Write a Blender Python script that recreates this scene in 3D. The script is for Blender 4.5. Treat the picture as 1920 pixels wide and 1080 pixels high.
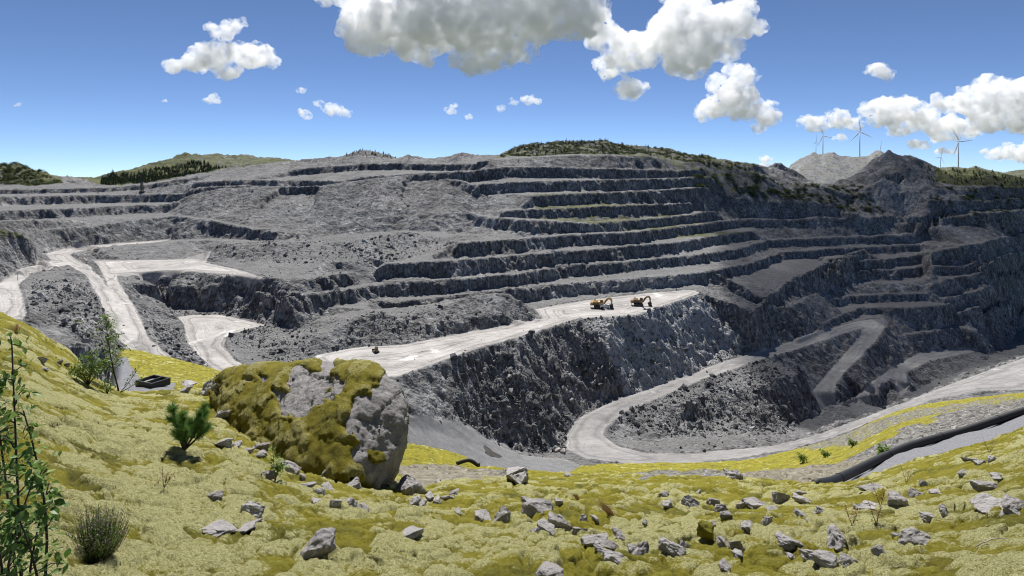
import bpy, bmesh, math, random
import numpy as np
from mathutils import Vector, Matrix, Euler
from mathutils.geometry import delaunay_2d_cdt

# ---------------------------------------------------------------- clear
for o in list(bpy.data.objects):
    bpy.data.objects.remove(o, do_unlink=True)
scene = bpy.context.scene
COL = scene.collection
R = math.radians

# ---------------------------------------------------------------- camera
F, CX, VH = 1150.0, 960.0, 335.0          # focal length and principal column / horizon row of the photograph
cam_data = bpy.data.cameras.new('camera')
cam = bpy.data.objects.new('camera', cam_data)
COL.objects.link(cam)
cam.location = (0, 0, 0)
cam.rotation_euler = (R(90), 0, 0)
cam_data.sensor_width = 36.0
cam_data.lens = F / 1920.0 * 36.0
cam_data.shift_y = -(540.0 - VH) / 1920.0
cam_data.clip_start = 0.1
cam_data.clip_end = 60000.0
scene.camera = cam

# ---------------------------------------------------------------- sky, sun, exposure
SUN_EL, SUN_AZ = 55.0, -6.0              # azimuth from straight ahead, minus = to the left
sun_to = Vector((math.sin(R(SUN_AZ)) * math.cos(R(SUN_EL)), math.cos(R(SUN_AZ)) * math.cos(R(SUN_EL)), math.sin(R(SUN_EL))))
world = bpy.data.worlds.new('World')
scene.world = world
world.use_nodes = True
wn = world.node_tree
wn.nodes.clear()
wo = wn.nodes.new('ShaderNodeOutputWorld')
wb = wn.nodes.new('ShaderNodeBackground')
ws = wn.nodes.new('ShaderNodeTexSky')
ws.sky_type = 'NISHITA'
ws.sun_disc = False
ws.sun_elevation = R(SUN_EL)
ws.sun_rotation = R(SUN_AZ)
ws.altitude = 100.0
ws.air_density = 0.37
ws.dust_density = 0.0
ws.ozone_density = 4.0
wb.inputs['Strength'].default_value = 0.078
wn.links.new(ws.outputs[0], wb.inputs[0])
wn.links.new(wb.outputs[0], wo.inputs[0])
sun_l = bpy.data.lights.new('sun', 'SUN')
sun_l.energy = 4.1
sun_l.angle = R(0.53)
sun_l.color = (1.0, 0.972, 0.93)
sun = bpy.data.objects.new('sun', sun_l)
COL.objects.link(sun)
sun.rotation_euler = sun_to.to_track_quat('Z', 'Y').to_euler()
scene.view_settings.view_transform = 'Standard'
scene.view_settings.look = 'None'
scene.view_settings.gamma = 1.0
scene.view_settings.use_curve_mapping = False
scene.view_settings.exposure = 0.74
scene.render.engine = 'CYCLES'
scene.cycles.use_denoising = True
scene.cycles.filter_width = 1.1
scene.cycles.max_bounces = 24
scene.cycles.diffuse_bounces = 3
scene.cycles.glossy_bounces = 2
scene.cycles.transmission_bounces = 2
scene.cycles.transparent_max_bounces = 12
scene.cycles.volume_bounces = 22

# ---------------------------------------------------------------- numpy noise
def _hash(ix, iy, seed):
    h = (ix.astype(np.int64) * 374761393 + iy.astype(np.int64) * 668265263 + seed * 974634777) & 0xFFFFFFFF
    h = ((h ^ (h >> 13)) * 1274126177) & 0xFFFFFFFF
    h = ((h ^ (h >> 16)) * 2246822519) & 0xFFFFFFFF
    return (h ^ (h >> 15)) & 0xFFFFFFFF

def gnoise(x, y, seed=0):
    """2-D gradient noise, about -1..1"""
    x0 = np.floor(x); y0 = np.floor(y)
    fx = x - x0; fy = y - y0
    x0 = x0.astype(np.int64); y0 = y0.astype(np.int64)
    sx = fx * fx * fx * (fx * (fx * 6 - 15) + 10); sy = fy * fy * fy * (fy * (fy * 6 - 15) + 10)
    def g(dx, dy):
        a = _hash(x0 + dx, y0 + dy, seed) * (2 * math.pi / 4294967296.0)
        return np.cos(a) * (fx - dx) + np.sin(a) * (fy - dy)
    a = g(0, 0); b = g(1, 0); c = g(0, 1); d = g(1, 1)
    a = a + (b - a) * sx; c = c + (d - c) * sx
    return (a + (c - a) * sy) * 1.5

def fbm(x, y, seed=0, octaves=4, gain=0.5, lac=2.03):
    s = np.zeros_like(x, dtype=np.float64); a = 1.0; t = 0.0
    for o in range(octaves):
        s += a * gnoise(x, y, seed + o * 17); t += a
        x = x * lac + 3.7; y = y * lac - 1.9; a *= gain
    return s / t

def ridged(x, y, seed=0, octaves=4, gain=0.5):
    s = np.zeros_like(x, dtype=np.float64); a = 1.0; t = 0.0
    for o in range(octaves):
        s += a * (1 - np.abs(gnoise(x, y, seed + o * 17)) * 1.6); t += a
        x = x * 2.1 + 5.1; y = y * 2.1 + 1.3; a *= gain
    return s / t

def cells(x, y, seed=0):
    """cellular noise: distance to nearest, second nearest feature point, id value"""
    x0 = np.floor(x).astype(np.int64); y0 = np.floor(y).astype(np.int64)
    f1 = np.full(x.shape, 9.0); f2 = np.full(x.shape, 9.0); cid = np.zeros(x.shape)
    for dx in (-1, 0, 1):
        for dy in (-1, 0, 1):
            h = _hash(x0 + dx, y0 + dy, seed)
            px = x0 + dx + (h & 0xFFFF) / 65536.0; py = y0 + dy + (h >> 16) / 65536.0
            d = np.hypot(px - x, py - y)
            nearer = d < f1
            f2 = np.where(nearer, f1, np.minimum(f2, d))
            cid = np.where(nearer, ((h * 2654435761) & 0xFFFF) / 65536.0, cid)
            f1 = np.where(nearer, d, f1)
    return f1, f2, cid

def sstep(a, b, x):
    t = np.clip((x - a) / (b - a), 0, 1)
    return t * t * (3 - 2 * t)

def inside(poly, x, y):
    """even-odd point in polygon, vectorised"""
    r = np.zeros(x.shape, dtype=bool)
    n = len(poly)
    for i in range(n):
        x1, y1 = poly[i]; x2, y2 = poly[(i + 1) % n]
        if y1 == y2: continue
        c = (y1 > y) != (y2 > y)
        r ^= c & (x < (x2 - x1) * (y - y1) / (y2 - y1) + x1)
    return r

# ---------------------------------------------------------------- world points from what the photograph shows
def P(u, v, z):
    """point seen at column u, row v that lies at elevation z (below the camera)"""
    d = -z * F / (v - VH)
    return ((u - CX) / F * d, d, z)
def D(u, v, d):
    """point seen at column u, row v that lies d metres ahead"""
    return ((u - CX) / F * d, d, -(v - VH) / F * d)

# ---------------------------------------------------------------- object helpers
def tag(o, label=None, cat=None, group=None, kind=None):
    if label: o['label'] = label
    if cat: o['category'] = cat
    if group: o['group'] = group
    if kind: o['kind'] = kind
    return o
def link(o, parent=None):
    COL.objects.link(o)
    if parent is not None: o.parent = parent
    return o
def empty(name, loc, rot=(0, 0, 0), scale=1.0):
    o = bpy.data.objects.new(name, None); COL.objects.link(o)
    o.location = loc; o.rotation_euler = rot; o.scale = (scale,) * 3
    o.empty_display_size = 0.2
    return o
def np_mesh(name, verts, faces, mat=None, smooth=True, attrs=None):
    """mesh from numpy arrays; faces (n,3) or (n,4)"""
    me = bpy.data.meshes.new(name)
    verts = np.asarray(verts, dtype=np.float32); faces = np.asarray(faces, dtype=np.int32)
    k = faces.shape[1]
    me.vertices.add(len(verts)); me.vertices.foreach_set('co', verts.ravel())
    me.loops.add(faces.size); me.loops.foreach_set('vertex_index', faces.ravel())
    me.polygons.add(len(faces)); me.polygons.foreach_set('loop_start', np.arange(0, faces.size, k, dtype=np.int32))
    me.polygons.foreach_set('use_smooth', np.full(len(faces), smooth, dtype=bool))
    if attrs:
        for n, a in attrs.items():
            at = me.attributes.new(n, 'FLOAT', 'POINT'); at.data.foreach_set('value', np.asarray(a, dtype=np.float32))
    if mat: me.materials.append(mat)
    me.update(calc_edges=True)
    return me
def grid_part(name, V, mask, mat, attrs, smooth=True):
    """object from the quads of a (rows, cols, 3) grid where mask (rows-1, cols-1) is true"""
    rows, cols = V.shape[:2]
    idx = np.arange(rows * cols).reshape(rows, cols)
    q = np.stack([idx[:-1, :-1], idx[:-1, 1:], idx[1:, 1:], idx[1:, :-1]], -1)[mask]
    used = np.unique(q)
    remap = np.full(rows * cols, -1, dtype=np.int64); remap[used] = np.arange(len(used))
    me = np_mesh(name, V.reshape(-1, 3)[used], remap[q], mat, smooth, {k: a.ravel()[used] for k, a in attrs.items()})
    o = bpy.data.objects.new(name, me); COL.objects.link(o)
    return o

class MB:
    """collects simple solids into one mesh"""
    def __init__(s): s.v = []; s.f = []
    def add(s, vs, fs):
        n = len(s.v); s.v += [tuple(v) for v in vs]; s.f += [tuple(i + n for i in f) for f in fs]; return s
    def box(s, c, d, m=None, taper=(1, 1)):
        x, y, z = d[0] / 2, d[1] / 2, d[2] / 2
        vs = [Vector((sx * x * (taper[0] if sz > 0 else 1), sy * y * (taper[1] if sz > 0 else 1), sz * z)) for sz in (-1, 1) for sx, sy in ((-1, -1), (1, -1), (1, 1), (-1, 1))]
        if m is not None: vs = [m @ v for v in vs]
        vs = [v + Vector(c) for v in vs]
        return s.add(vs, [(3, 2, 1, 0), (4, 5, 6, 7), (0, 1, 5, 4), (1, 2, 6, 5), (2, 3, 7, 6), (3, 0, 4, 7)])
    def prism(s, pts, y0, y1):
        """polygon in the x-z plane pushed along y"""
        n = len(pts)
        vs = [(x, y0, z) for x, z in pts] + [(x, y1, z) for x, z in pts]
        return s.add(vs, [tuple(range(n)), tuple(range(2 * n - 1, n - 1, -1))] + [((i + 1) % n, i, n + i, n + (i + 1) % n) for i in range(n)])
    def tube(s, pts, rad, n=8, caps=True):
        pts = [Vector(p) for p in pts]
        rad = rad if isinstance(rad, (list, tuple)) else [rad] * len(pts)
        vs, fs = [], []
        ref = None
        for i, p in enumerate(pts):
            t = (pts[min(i + 1, len(pts) - 1)] - pts[max(i - 1, 0)]).normalized()
            if ref is None:
                ref = t.orthogonal().normalized()
            a = (ref - t * ref.dot(t)).normalized(); ref = a; b = t.cross(a)
            for k in range(n):
                w = 2 * math.pi * k / n
                vs.append(p + (a * math.cos(w) + b * math.sin(w)) * rad[i])
        for i in range(len(pts) - 1):
            for k in range(n):
                k2 = (k + 1) % n
                fs.append((i * n + k, i * n + k2, (i + 1) * n + k2, (i + 1) * n + k))
        if caps:
            fs.append(tuple(range(n - 1, -1, -1))); fs.append(tuple((len(pts) - 1) * n + k for k in range(n)))
        return s.add(vs, fs)
    def mesh(s, name, mat, smooth=False):
        me = bpy.data.meshes.new(name); me.from_pydata([tuple(v) for v in s.v], [], s.f)
        if mat: me.materials.append(mat)
        if smooth: me.polygons.foreach_set('use_smooth', [True] * len(me.polygons))
        me.update(); return me
    def build(s, name, mat, parent=None, smooth=False, bevel=0):
        o = bpy.data.objects.new(name, s.mesh(name, mat, smooth)); link(o, parent)
        if bevel:
            b = o.modifiers.new('bevel', 'BEVEL'); b.width = bevel; b.segments = 2; b.limit_method = 'ANGLE'
        return o

# ---------------------------------------------------------------- material helpers
class NT:
    def __init__(s, name):
        s.m = bpy.data.materials.new(name); s.m.use_nodes = True
        s.t = s.m.node_tree; s.n = s.t.nodes; s.bsdf = s.n['Principled BSDF']; s.out = s.n['Material Output']
        s.bsdf.inputs['Roughness'].default_value = 0.9
        s.bsdf.inputs['Specular IOR Level'].default_value = 0.25
        s._geo = None
    def set(s, node, k, v):
        inp = node.inputs[k]
        if hasattr(v, 'is_linked') or isinstance(v, bpy.types.NodeSocket): s.t.links.new(v, inp)
        else: inp.default_value = v
    def geo(s):
        if s._geo is None: s._geo = s.n.new('ShaderNodeNewGeometry')
        return s._geo
    def pos(s): return s.geo().outputs['Position']
    def obj(s): return s.n.new('ShaderNodeTexCoord').outputs['Object']
    def attr(s, name):
        a = s.n.new('ShaderNodeAttribute'); a.attribute_name = name; return a.outputs['Fac']
    def mapping(s, vec, scale=(1, 1, 1), rot=(0, 0, 0)):
        m = s.n.new('ShaderNodeMapping'); s.set(m, 'Vector', vec); m.inputs['Scale'].default_value = scale; m.inputs['Rotation'].default_value = rot
        return m.outputs[0]
    def noise(s, vec, scale, detail=4, rough=0.55, dist=0.0):
        n = s.n.new('ShaderNodeTexNoise'); s.set(n, 'Vector', vec); s.set(n, 'Scale', scale); n.inputs['Detail'].default_value = detail
        n.inputs['Roughness'].default_value = rough; n.inputs['Distortion'].default_value = dist
        return n.outputs['Fac']
    def voro(s, vec, scale, feature='F1', out='Distance', rand=1.0):
        n = s.n.new('ShaderNodeTexVoronoi'); n.feature = feature; s.set(n, 'Vector', vec); s.set(n, 'Scale', scale); n.inputs['Randomness'].default_value = rand
        return n.outputs[out]
    def ramp(s, fac, stops, interp='LINEAR'):
        r = s.n.new('ShaderNodeValToRGB'); s.set(r, 'Fac', fac); r.color_ramp.interpolation = interp
        el = r.color_ramp.elements
        while len(el) < len(stops): el.new(0.5)
        for e, (p, c) in zip(el, stops):
            e.position = p; e.color = (c, c, c, 1) if isinstance(c, (int, float)) else (*c, 1)
        return r.outputs[0]
    def math(s, op, a, b=0.5, clamp=False):
        m = s.n.new('ShaderNodeMath'); m.operation = op; m.use_clamp = clamp
        s.set(m, 0, a)
        if op not in ('ABSOLUTE', 'SQRT', 'SINE'): s.set(m, 1, b)
        return m.outputs[0]
    def range(s, v, a, b, c=0.0, d=1.0):
        m = s.n.new('ShaderNodeMapRange'); m.interpolation_type = 'SMOOTHSTEP'
        for k, x in zip(('Value', 'From Min', 'From Max', 'To Min', 'To Max'), (v, a, b, c, d)): s.set(m, k, x)
        return m.outputs[0]
    def mix(s, fac, a, b, mode='MIX'):
        m = s.n.new('ShaderNodeMix'); m.data_type = 'RGBA'; m.blend_type = mode
        s.set(m, 0, fac)
        for i, c in ((6, a), (7, b)):
            if isinstance(c, tuple): m.inputs[i].default_value = (*c, 1)
            elif isinstance(c, (int, float)): m.inputs[i].default_value = (c, c, c, 1)
            else: s.t.links.new(c, m.inputs[i])
        return m.outputs[2]
    def sep_normal_z(s, which='Normal'):
        x = s.n.new('ShaderNodeSeparateXYZ'); s.set(x, 0, s.geo().outputs[which]); return x.outputs['Z']
    def bump(s, height, strength=0.5, dist=0.1, normal=None):
        b = s.n.new('ShaderNodeBump'); s.set(b, 'Height', height); s.set(b, 'Strength', strength); s.set(b, 'Distance', dist)
        if normal is not None: s.set(b, 'Normal', normal)
        return b.outputs[0]
    def done(s, color, normal=None, rough=None):
        if isinstance(color, tuple): s.bsdf.inputs['Base Color'].default_value = (*color, 1)
        else: s.t.links.new(color, s.bsdf.inputs['Base Color'])
        if normal is not None: s.t.links.new(normal, s.bsdf.inputs['Normal'])
        if rough is not None: s.set(s.bsdf, 'Roughness', rough)
        return s.m
# ================================================================ MATERIALS OF THE GROUND
def mat_pit():
    m = NT('pit_rock')
    p = m.pos()
    nz = m.sep_normal_z('Normal')
    big = m.noise(p, 0.012, 5, 0.6)
    mid = m.noise(p, 0.11, 6, 0.65, 0.3)
    fine = m.noise(p, 0.9, 5, 0.7)
    blk = m.voro(p, 0.55, 'F1', 'Color')
    blkv = m.n.new('ShaderNodeSeparateColor'); m.set(blkv, 0, blk)
    base = m.ramp(mid, [(0.25, (0.042, 0.043, 0.044)), (0.5, (0.106, 0.107, 0.108)), (0.72, (0.205, 0.205, 0.204)), (0.9, (0.31, 0.308, 0.302))])
    base = m.mix(m.range(big, 0.35, 0.7, 0, 0.55), base, (0.145, 0.145, 0.145))
    base = m.mix(m.range(big, 0.42, 0.62, 0.35, 0.0), base, (0.16, 0.15, 0.142))
    spk = m.math('ADD', m.math('MULTIPLY', blkv.outputs[0], 0.5), m.math('MULTIPLY', fine, 0.9))
    base = m.mix(1.0, base, m.ramp(spk, [(0.25, 0.48), (0.65, 1.0), (1.0, 1.75)]), 'MULTIPLY')
    lay = m.math('ADD', m.math('MULTIPLY', m.noise(m.mapping(p, (0.10, 0.014, 0.05)), 1.0, 5, 0.65, 0.6), 0.6), m.math('MULTIPLY', m.noise(p, 0.03, 5, 0.65), 0.5))
    base = m.mix(1.0, base, m.ramp(lay, [(0.36, 0.52), (0.54, 1.0), (0.70, 1.65)]), 'MULTIPLY')
    # streaks of seepage running down the faces
    st = m.noise(m.mapping(p, (0.16, 0.16, 0.02)), 1.0, 4, 0.6)
    base = m.mix(m.math('MULTIPLY', m.range(st, 0.55, 0.72, 0, 0.55), m.range(nz, 0.9, 0.6, 0, 1)), base, (0.30, 0.30, 0.30))
    dr = m.noise(m.mapping(p, (0.75, 0.75, 0.03)), 1.0, 3, 0.6)
    steep = m.range(nz, 0.75, 0.45, 0, 1)
    base = m.mix(steep, base, m.mix(1.0, base, m.ramp(dr, [(0.35, 0.45), (0.5, 1.0), (0.65, 1.7)]), 'MULTIPLY'))
    pale = m.attr('pale')
    pn = m.math('ADD', pale, m.math('MULTIPLY', m.math('SUBTRACT', m.noise(p, 0.35, 5, 0.7), 0.5), 1.6))
    base = m.mix(m.range(pn, 0.35, 0.85, 0, 0.85), base, (0.40, 0.405, 0.40))
    # dust on whatever lies flat
    dust = m.math('ADD', nz, m.math('MULTIPLY', m.math('SUBTRACT', m.noise(p, 0.25, 5, 0.65), 0.5), 0.22))
    base = m.mix(m.range(dust, 0.925, 0.995, 0, 0.75), base, m.ramp(fine, [(0.3, (0.125, 0.124, 0.122)), (0.7, (0.215, 0.21, 0.204))]))
    # driven surfaces
    road = m.attr('road')
    tr = m.math('ADD', m.math('MULTIPLY', m.noise(m.mapping(p, (0.03, 0.32, 0.2), (0, 0, R(-42))), 1.0, 4, 0.6, 1.2), 0.45), m.math('MULTIPLY', m.noise(p, 0.35, 6, 0.7, 0.5), 0.55))
    rc = m.ramp(m.math('ADD', m.math('MULTIPLY', tr, 0.6), m.math('MULTIPLY', m.noise(p, 0.05, 4, 0.6), 0.45)),
                [(0.33, (0.19, 0.185, 0.18)), (0.5, (0.335, 0.315, 0.295)), (0.62, (0.42, 0.40, 0.375)), (0.75, (0.50, 0.485, 0.46))])
    rv = m.n.new('ShaderNodeCombineXYZ'); m.set(rv, 0, m.math('MULTIPLY', m.math('ADD', m.attr('rut'), m.math('MULTIPLY', m.noise(p, 0.03, 3), 9.0)), 0.8)); m.set(rv, 1, m.math('MULTIPLY', m.noise(p, 0.012, 2), 3.0))
    ruts = m.noise(rv.outputs[0], 1.0, 4, 0.7)
    rc = m.mix(1.0, rc, m.ramp(ruts, [(0.36, 0.62), (0.5, 1.0), (0.62, 1.25)]), 'MULTIPLY')
    wet = m.range(m.noise(p, 0.035, 4, 0.6, 0.6), 0.62, 0.68, 0, 0.75)
    rc = m.mix(wet, rc, (0.66, 0.645, 0.62))
    rc = m.mix(m.attr('grey'), rc, m.ramp(m.math('ADD', m.math('MULTIPLY', tr, 0.7), m.math('MULTIPLY', fine, 0.3)), [(0.35, (0.12, 0.122, 0.125)), (0.55, (0.20, 0.20, 0.20)), (0.72, (0.30, 0.298, 0.29))]))
    rn = m.math('ADD', road, m.math('MULTIPLY', m.math('SUBTRACT', m.noise(p, 0.5, 4, 0.6), 0.5), 0.5))
    base = m.mix(m.range(rn, 0.35, 0.7, 0, 1), base, rc)
    # thin green on old benches and hills
    mo = m.math('ADD', m.attr('moss'), m.math('MULTIPLY', m.math('SUBTRACT', m.noise(p, 0.09, 6, 0.7), 0.5), 1.5))
    mo = m.math('ADD', mo, m.math('MULTIPLY', m.math('SUBTRACT', nz, 0.8), 0.9))
    gc = m.ramp(m.noise(p, 0.06, 5, 0.7), [(0.3, (0.03, 0.042, 0.012)), (0.5, (0.075, 0.085, 0.022)), (0.62, (0.13, 0.13, 0.04)), (0.75, (0.19, 0.165, 0.065))])
    base = m.mix(m.range(mo, 0.45, 0.75, 0, 0.92), base, gc)
    h = m.math('ADD', m.math('MULTIPLY', m.voro(p, 0.7), 0.9), m.math('MULTIPLY', fine, 0.8))
    h = m.math('ADD', h, m.math('MULTIPLY', m.noise(p, 0.3, 4, 0.6), 1.4))
    amt = m.math('SUBTRACT', 1.0, m.math('MULTIPLY', m.range(rn, 0.35, 0.7, 0, 1), 0.88))
    return m.done(base, m.bump(h, m.math('MULTIPLY', amt, 0.6), 1.3), 0.92)

def moss_colour(m, p, cush, patch_attr=None):
    fine = m.noise(p, 17.0, 5, 0.75)
    vf = m.noise(p, 48.0, 4, 0.8)
    mid = m.noise(p, 1.25, 6, 0.68)
    big = m.noise(p, 0.25, 4, 0.6)
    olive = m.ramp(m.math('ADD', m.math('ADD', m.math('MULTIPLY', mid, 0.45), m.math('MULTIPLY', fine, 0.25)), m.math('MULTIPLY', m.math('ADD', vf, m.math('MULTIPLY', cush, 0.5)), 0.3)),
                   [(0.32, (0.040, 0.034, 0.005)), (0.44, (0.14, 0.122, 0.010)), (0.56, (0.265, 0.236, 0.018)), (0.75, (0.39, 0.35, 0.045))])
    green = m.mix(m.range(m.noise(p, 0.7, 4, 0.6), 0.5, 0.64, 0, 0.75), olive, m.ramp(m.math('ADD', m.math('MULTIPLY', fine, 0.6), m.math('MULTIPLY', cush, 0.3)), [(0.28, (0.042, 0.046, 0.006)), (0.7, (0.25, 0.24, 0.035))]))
    pale = m.ramp(m.math('ADD', m.math('MULTIPLY', fine, 0.35), m.math('MULTIPLY', vf, 0.65)),
                  [(0.34, (0.11, 0.095, 0.020)), (0.46, (0.36, 0.335, 0.125)), (0.56, (0.63, 0.605, 0.29)), (0.70, (0.79, 0.77, 0.48))])
    f = m.math('ADD', m.math('MULTIPLY', m.math('SUBTRACT', cush, 0.45), 0.55), m.math('MULTIPLY', m.math('SUBTRACT', mid, 0.5), 1.1))
    f = m.math('ADD', f, m.math('MULTIPLY', m.math('SUBTRACT', big, 0.5), 1.0))
    f = m.math('ADD', f, m.math('MULTIPLY', m.math('SUBTRACT', fine, 0.5), 0.8))
    if patch_attr is not None: f = m.math('ADD', f, patch_attr)
    c = m.mix(m.range(f, 0.01, 0.27, 0, 1), green, pale)
    c = m.mix(m.range(cush, 0.24, 0.03, 0, 0.5), c, (0.085, 0.070, 0.012))  # deeper olive between cushions, with occlusion-like crease shade painted into the colour
    # rust-brown patches and near-black gaps
    c = m.mix(m.range(m.math('ADD', m.noise(p, 2.6, 5, 0.75), m.math('MULTIPLY', fine, 0.3)), 0.76, 0.88, 0, 0.6), c, (0.12, 0.062, 0.020))
    c = m.mix(m.range(m.noise(p, 30.0, 4, 0.85), 0.38, 0.28, 0, 0.7), c, (0.045, 0.040, 0.014))
    return c, fine, vf

def mat_hillside():
    m = NT('hillside')
    p = m.pos()
    cush = m.attr('cush')
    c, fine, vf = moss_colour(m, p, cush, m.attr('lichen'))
    # gravel and scree
    gr = m.voro(p, 3.2, 'F1', 'Color'); gs = m.n.new('ShaderNodeSeparateColor'); m.set(gs, 0, gr)
    gcol = m.ramp(m.math('ADD', m.math('MULTIPLY', gs.outputs[0], 0.45), m.math('MULTIPLY', m.noise(p, 0.7, 5, 0.7), 0.7)),
                  [(0.3, (0.06, 0.057, 0.053)), (0.55, (0.145, 0.138, 0.126)), (0.78, (0.25, 0.24, 0.22)), (0.98, (0.5, 0.48, 0.45))])
    gcol = m.mix(m.attr('brown'), gcol, m.ramp(m.noise(p, 1.6, 5, 0.7), [(0.3, (0.10, 0.085, 0.05)), (0.5, (0.21, 0.185, 0.13)), (0.7, (0.34, 0.31, 0.24))]))
    track = m.ramp(m.noise(p, 14.0, 6, 0.85), [(0.35, (0.10, 0.102, 0.11)), (0.5, (0.185, 0.185, 0.195)), (0.62, (0.30, 0.30, 0.31)), (0.68, (0.6, 0.6, 0.6))])
    gcol = m.mix(m.attr('track'), gcol, track)
    g = m.math('ADD', m.attr('gravel'), m.math('MULTIPLY', m.math('SUBTRACT', m.noise(p, 0.9, 5, 0.7), 0.5), 1.1))
    gm = m.range(g, 0.4, 0.62, 0, 1)
    c = m.mix(gm, c, gcol)
    h1 = m.math('ADD', m.math('MULTIPLY', fine, 0.10), m.math('MULTIPLY', vf, 0.06))
    h2 = m.math('ADD', m.math('MULTIPLY', m.voro(p, 3.2), 0.12), m.math('MULTIPLY', m.noise(p, 12.0, 5, 0.7), 0.04))
    h = m.n.new('ShaderNodeMix'); h.data_type = 'FLOAT'; m.set(h, 0, gm); m.set(h, 2, h1); m.set(h, 3, h2)
    return m.done(c, m.bump(h.outputs[0], 1.0, 1.0), 0.95)

def mat_stone(name='lichen_stone', tint=(1, 1, 1), moss=False, world=False):
    m = NT(name)
    tc = m.n.new('ShaderNodeTexCoord')
    p = m.pos()
    oi = m.n.new('ShaderNodeObjectInfo')
    v = m.n.new('ShaderNodeVectorMath'); v.operation = 'ADD'
    m.set(v, 0, p); cmb = m.n.new('ShaderNodeCombineXYZ'); m.set(cmb, 0, m.math('MULTIPLY', oi.outputs['Random'], 37.0)); m.t.links.new(cmb.outputs[0], v.inputs[1])
    p = v.outputs[0]
    a = m.noise(p, 2.2, 6, 0.65); b = m.noise(p, 16.0, 6, 0.75); c3 = m.noise(p, 70.0, 4, 0.7)
    base = m.ramp(m.math('ADD', m.math('MULTIPLY', a, 0.5), m.math('MULTIPLY', b, 0.5)),
                  [(0.3, tuple(x * y for x, y in zip((0.17, 0.163, 0.157), tint))), (0.5, tuple(x * y for x, y in zip((0.38, 0.36, 0.345), tint))), (0.7, tuple(x * y for x, y in zip((0.54, 0.515, 0.495), tint)))])
    base = m.mix(m.range(oi.outputs['Random'], 0, 1, 0.0, 0.35), base, (0.26, 0.225, 0.205))
    base = m.mix(m.range(m.noise(p, 5.5, 6, 0.75, 0.5), 0.56, 0.66, 0, 0.6), base, (0.47, 0.46, 0.43))
    base = m.mix(m.range(c3, 0.40, 0.31, 0, 0.75), base, (0.05, 0.05, 0.05))
    base = m.mix(m.range(m.noise(p, 9.0, 5, 0.7), 0.66, 0.72, 0, 0.5), base, (0.22, 0.19, 0.06))
    h = m.math('ADD', m.math('MULTIPLY', b, 0.03), m.math('MULTIPLY', c3, 0.006))
    h = m.math('ADD', h, m.math('MULTIPLY', m.voro(p, 6.0, 'DISTANCE_TO_EDGE'), 0.02))
    return m.done(base, m.bump(h, 1.0, 1.6), 0.9)

def mat_plain(name, col, rough=0.6, metal=0.0, var=0.15, scale=3.0, spec=0.4):
    m = NT(name)
    p = m.obj()
    n = m.noise(p, scale, 4, 0.6)
    c = m.mix(m.range(n, 0.3, 0.7, 0, 1), tuple(x * (1 - var) for x in col), tuple(min(1, x * (1 + var)) for x in col))
    m.bsdf.inputs['Metallic'].default_value = metal
    m.bsdf.inputs['Specular IOR Level'].default_value = spec
    return m.done(c, None, rough)

M_PIT = mat_pit()
M_HILL = mat_hillside()
M_STONE = mat_stone()
# ================================================================ THE OPEN PIT AND THE HILLS ROUND IT: crest and toe lines, then a surface through them
LINES = []
def line(*pts): LINES.append([tuple(map(float, p)) for p in pts])
def lz(z, *uv):
    """break line at one elevation (or one per point as third value)"""
    line(*[P(q[0], q[1], q[2] if len(q) > 2 else z) for q in uv])
def ld(d, *uv):
    line(*[D(q[0], q[1], q[2] if len(q) > 2 else d) for q in uv])
def foot(pts, h):
    """foot of the face below a crest line"""
    if h: line(*[(x * (1 - (0.4 * h + 1.5) / y), y - 0.4 * h - 1.5, zz - h) for x, y, zz in pts])
def bench(z, w, *uv, h=0):
    """outer edge of a ledge, and the foot of the next face w metres behind it"""
    pts = [P(q[0], q[1], q[2] if len(q) > 2 else z) for q in uv]
    line(*pts); foot(pts, h)
    w = w * 1.4
    line(*[(x * (1 + w / y), y + w, zz + 0.2) for x, y, zz in pts])
def benchd(w, *uvd, h=0):
    pts = [D(*q) for q in uvd]
    line(*pts); foot(pts, h)
    w = w * 1.4
    line(*[(x * (1 + w / y), y + w, zz + 0.2) for x, y, zz in pts])

# --- main bench with the excavators
MAIN_FRONT = [(620, 700, -91), (740, 707, -91), (830, 675, -91), (910, 648, -91), (1000, 622, -91), (1080, 598, -91), (1110, 595, -91), (1190, 590, -91), (1250, 570, -91), (1312, 549, -91)]
MAIN_BACK = [(590, 668, -91), (640, 657, -91), (680, 651, -91), (757, 647, -91), (790, 640, -91), (873, 623, -91), (940, 613, -91), (1017, 598, -91), (1003, 580, -90.6), (1060, 569, -90.4), (1140, 558, -90), (1220, 549, -90), (1300, 543, -90)]
lz(0, *MAIN_FRONT); lz(0, *MAIN_BACK)
lz(0, (650, 680, -91), (800, 658, -91), (900, 632, -91), (1000, 607, -91), (1100, 582, -91), (1200, 566, -91), (1300, 546, -91))
ld(0, (1088, 600, 392), (1108, 625, 386), (1128, 660, 378), (1150, 700, 368))
# --- foot of the rubble slope below it, pit floor
ld(0, (700, 740, 258), (773, 765, 262), (850, 780, 285), (910, 810, 295), (960, 840, 301), (1010, 850, 305), (1050, 838, 312), (1075, 800, 330), (1150, 754, 358), (1200, 738, 374), (1262, 716, 394), (1310, 699, 417), (1345, 660, 452), (1400, 630, 470))
lz(0, (620, 800, -92), (700, 790, -98), (780, 800, -104), (850, 820, -114), (920, 850, -124), (990, 868, -131), (1040, 862, -134))
lz(0, (640, 880, -104), (780, 890, -112), (900, 900, -122), (1000, 905, -130), (1100, 890, -134))
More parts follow.
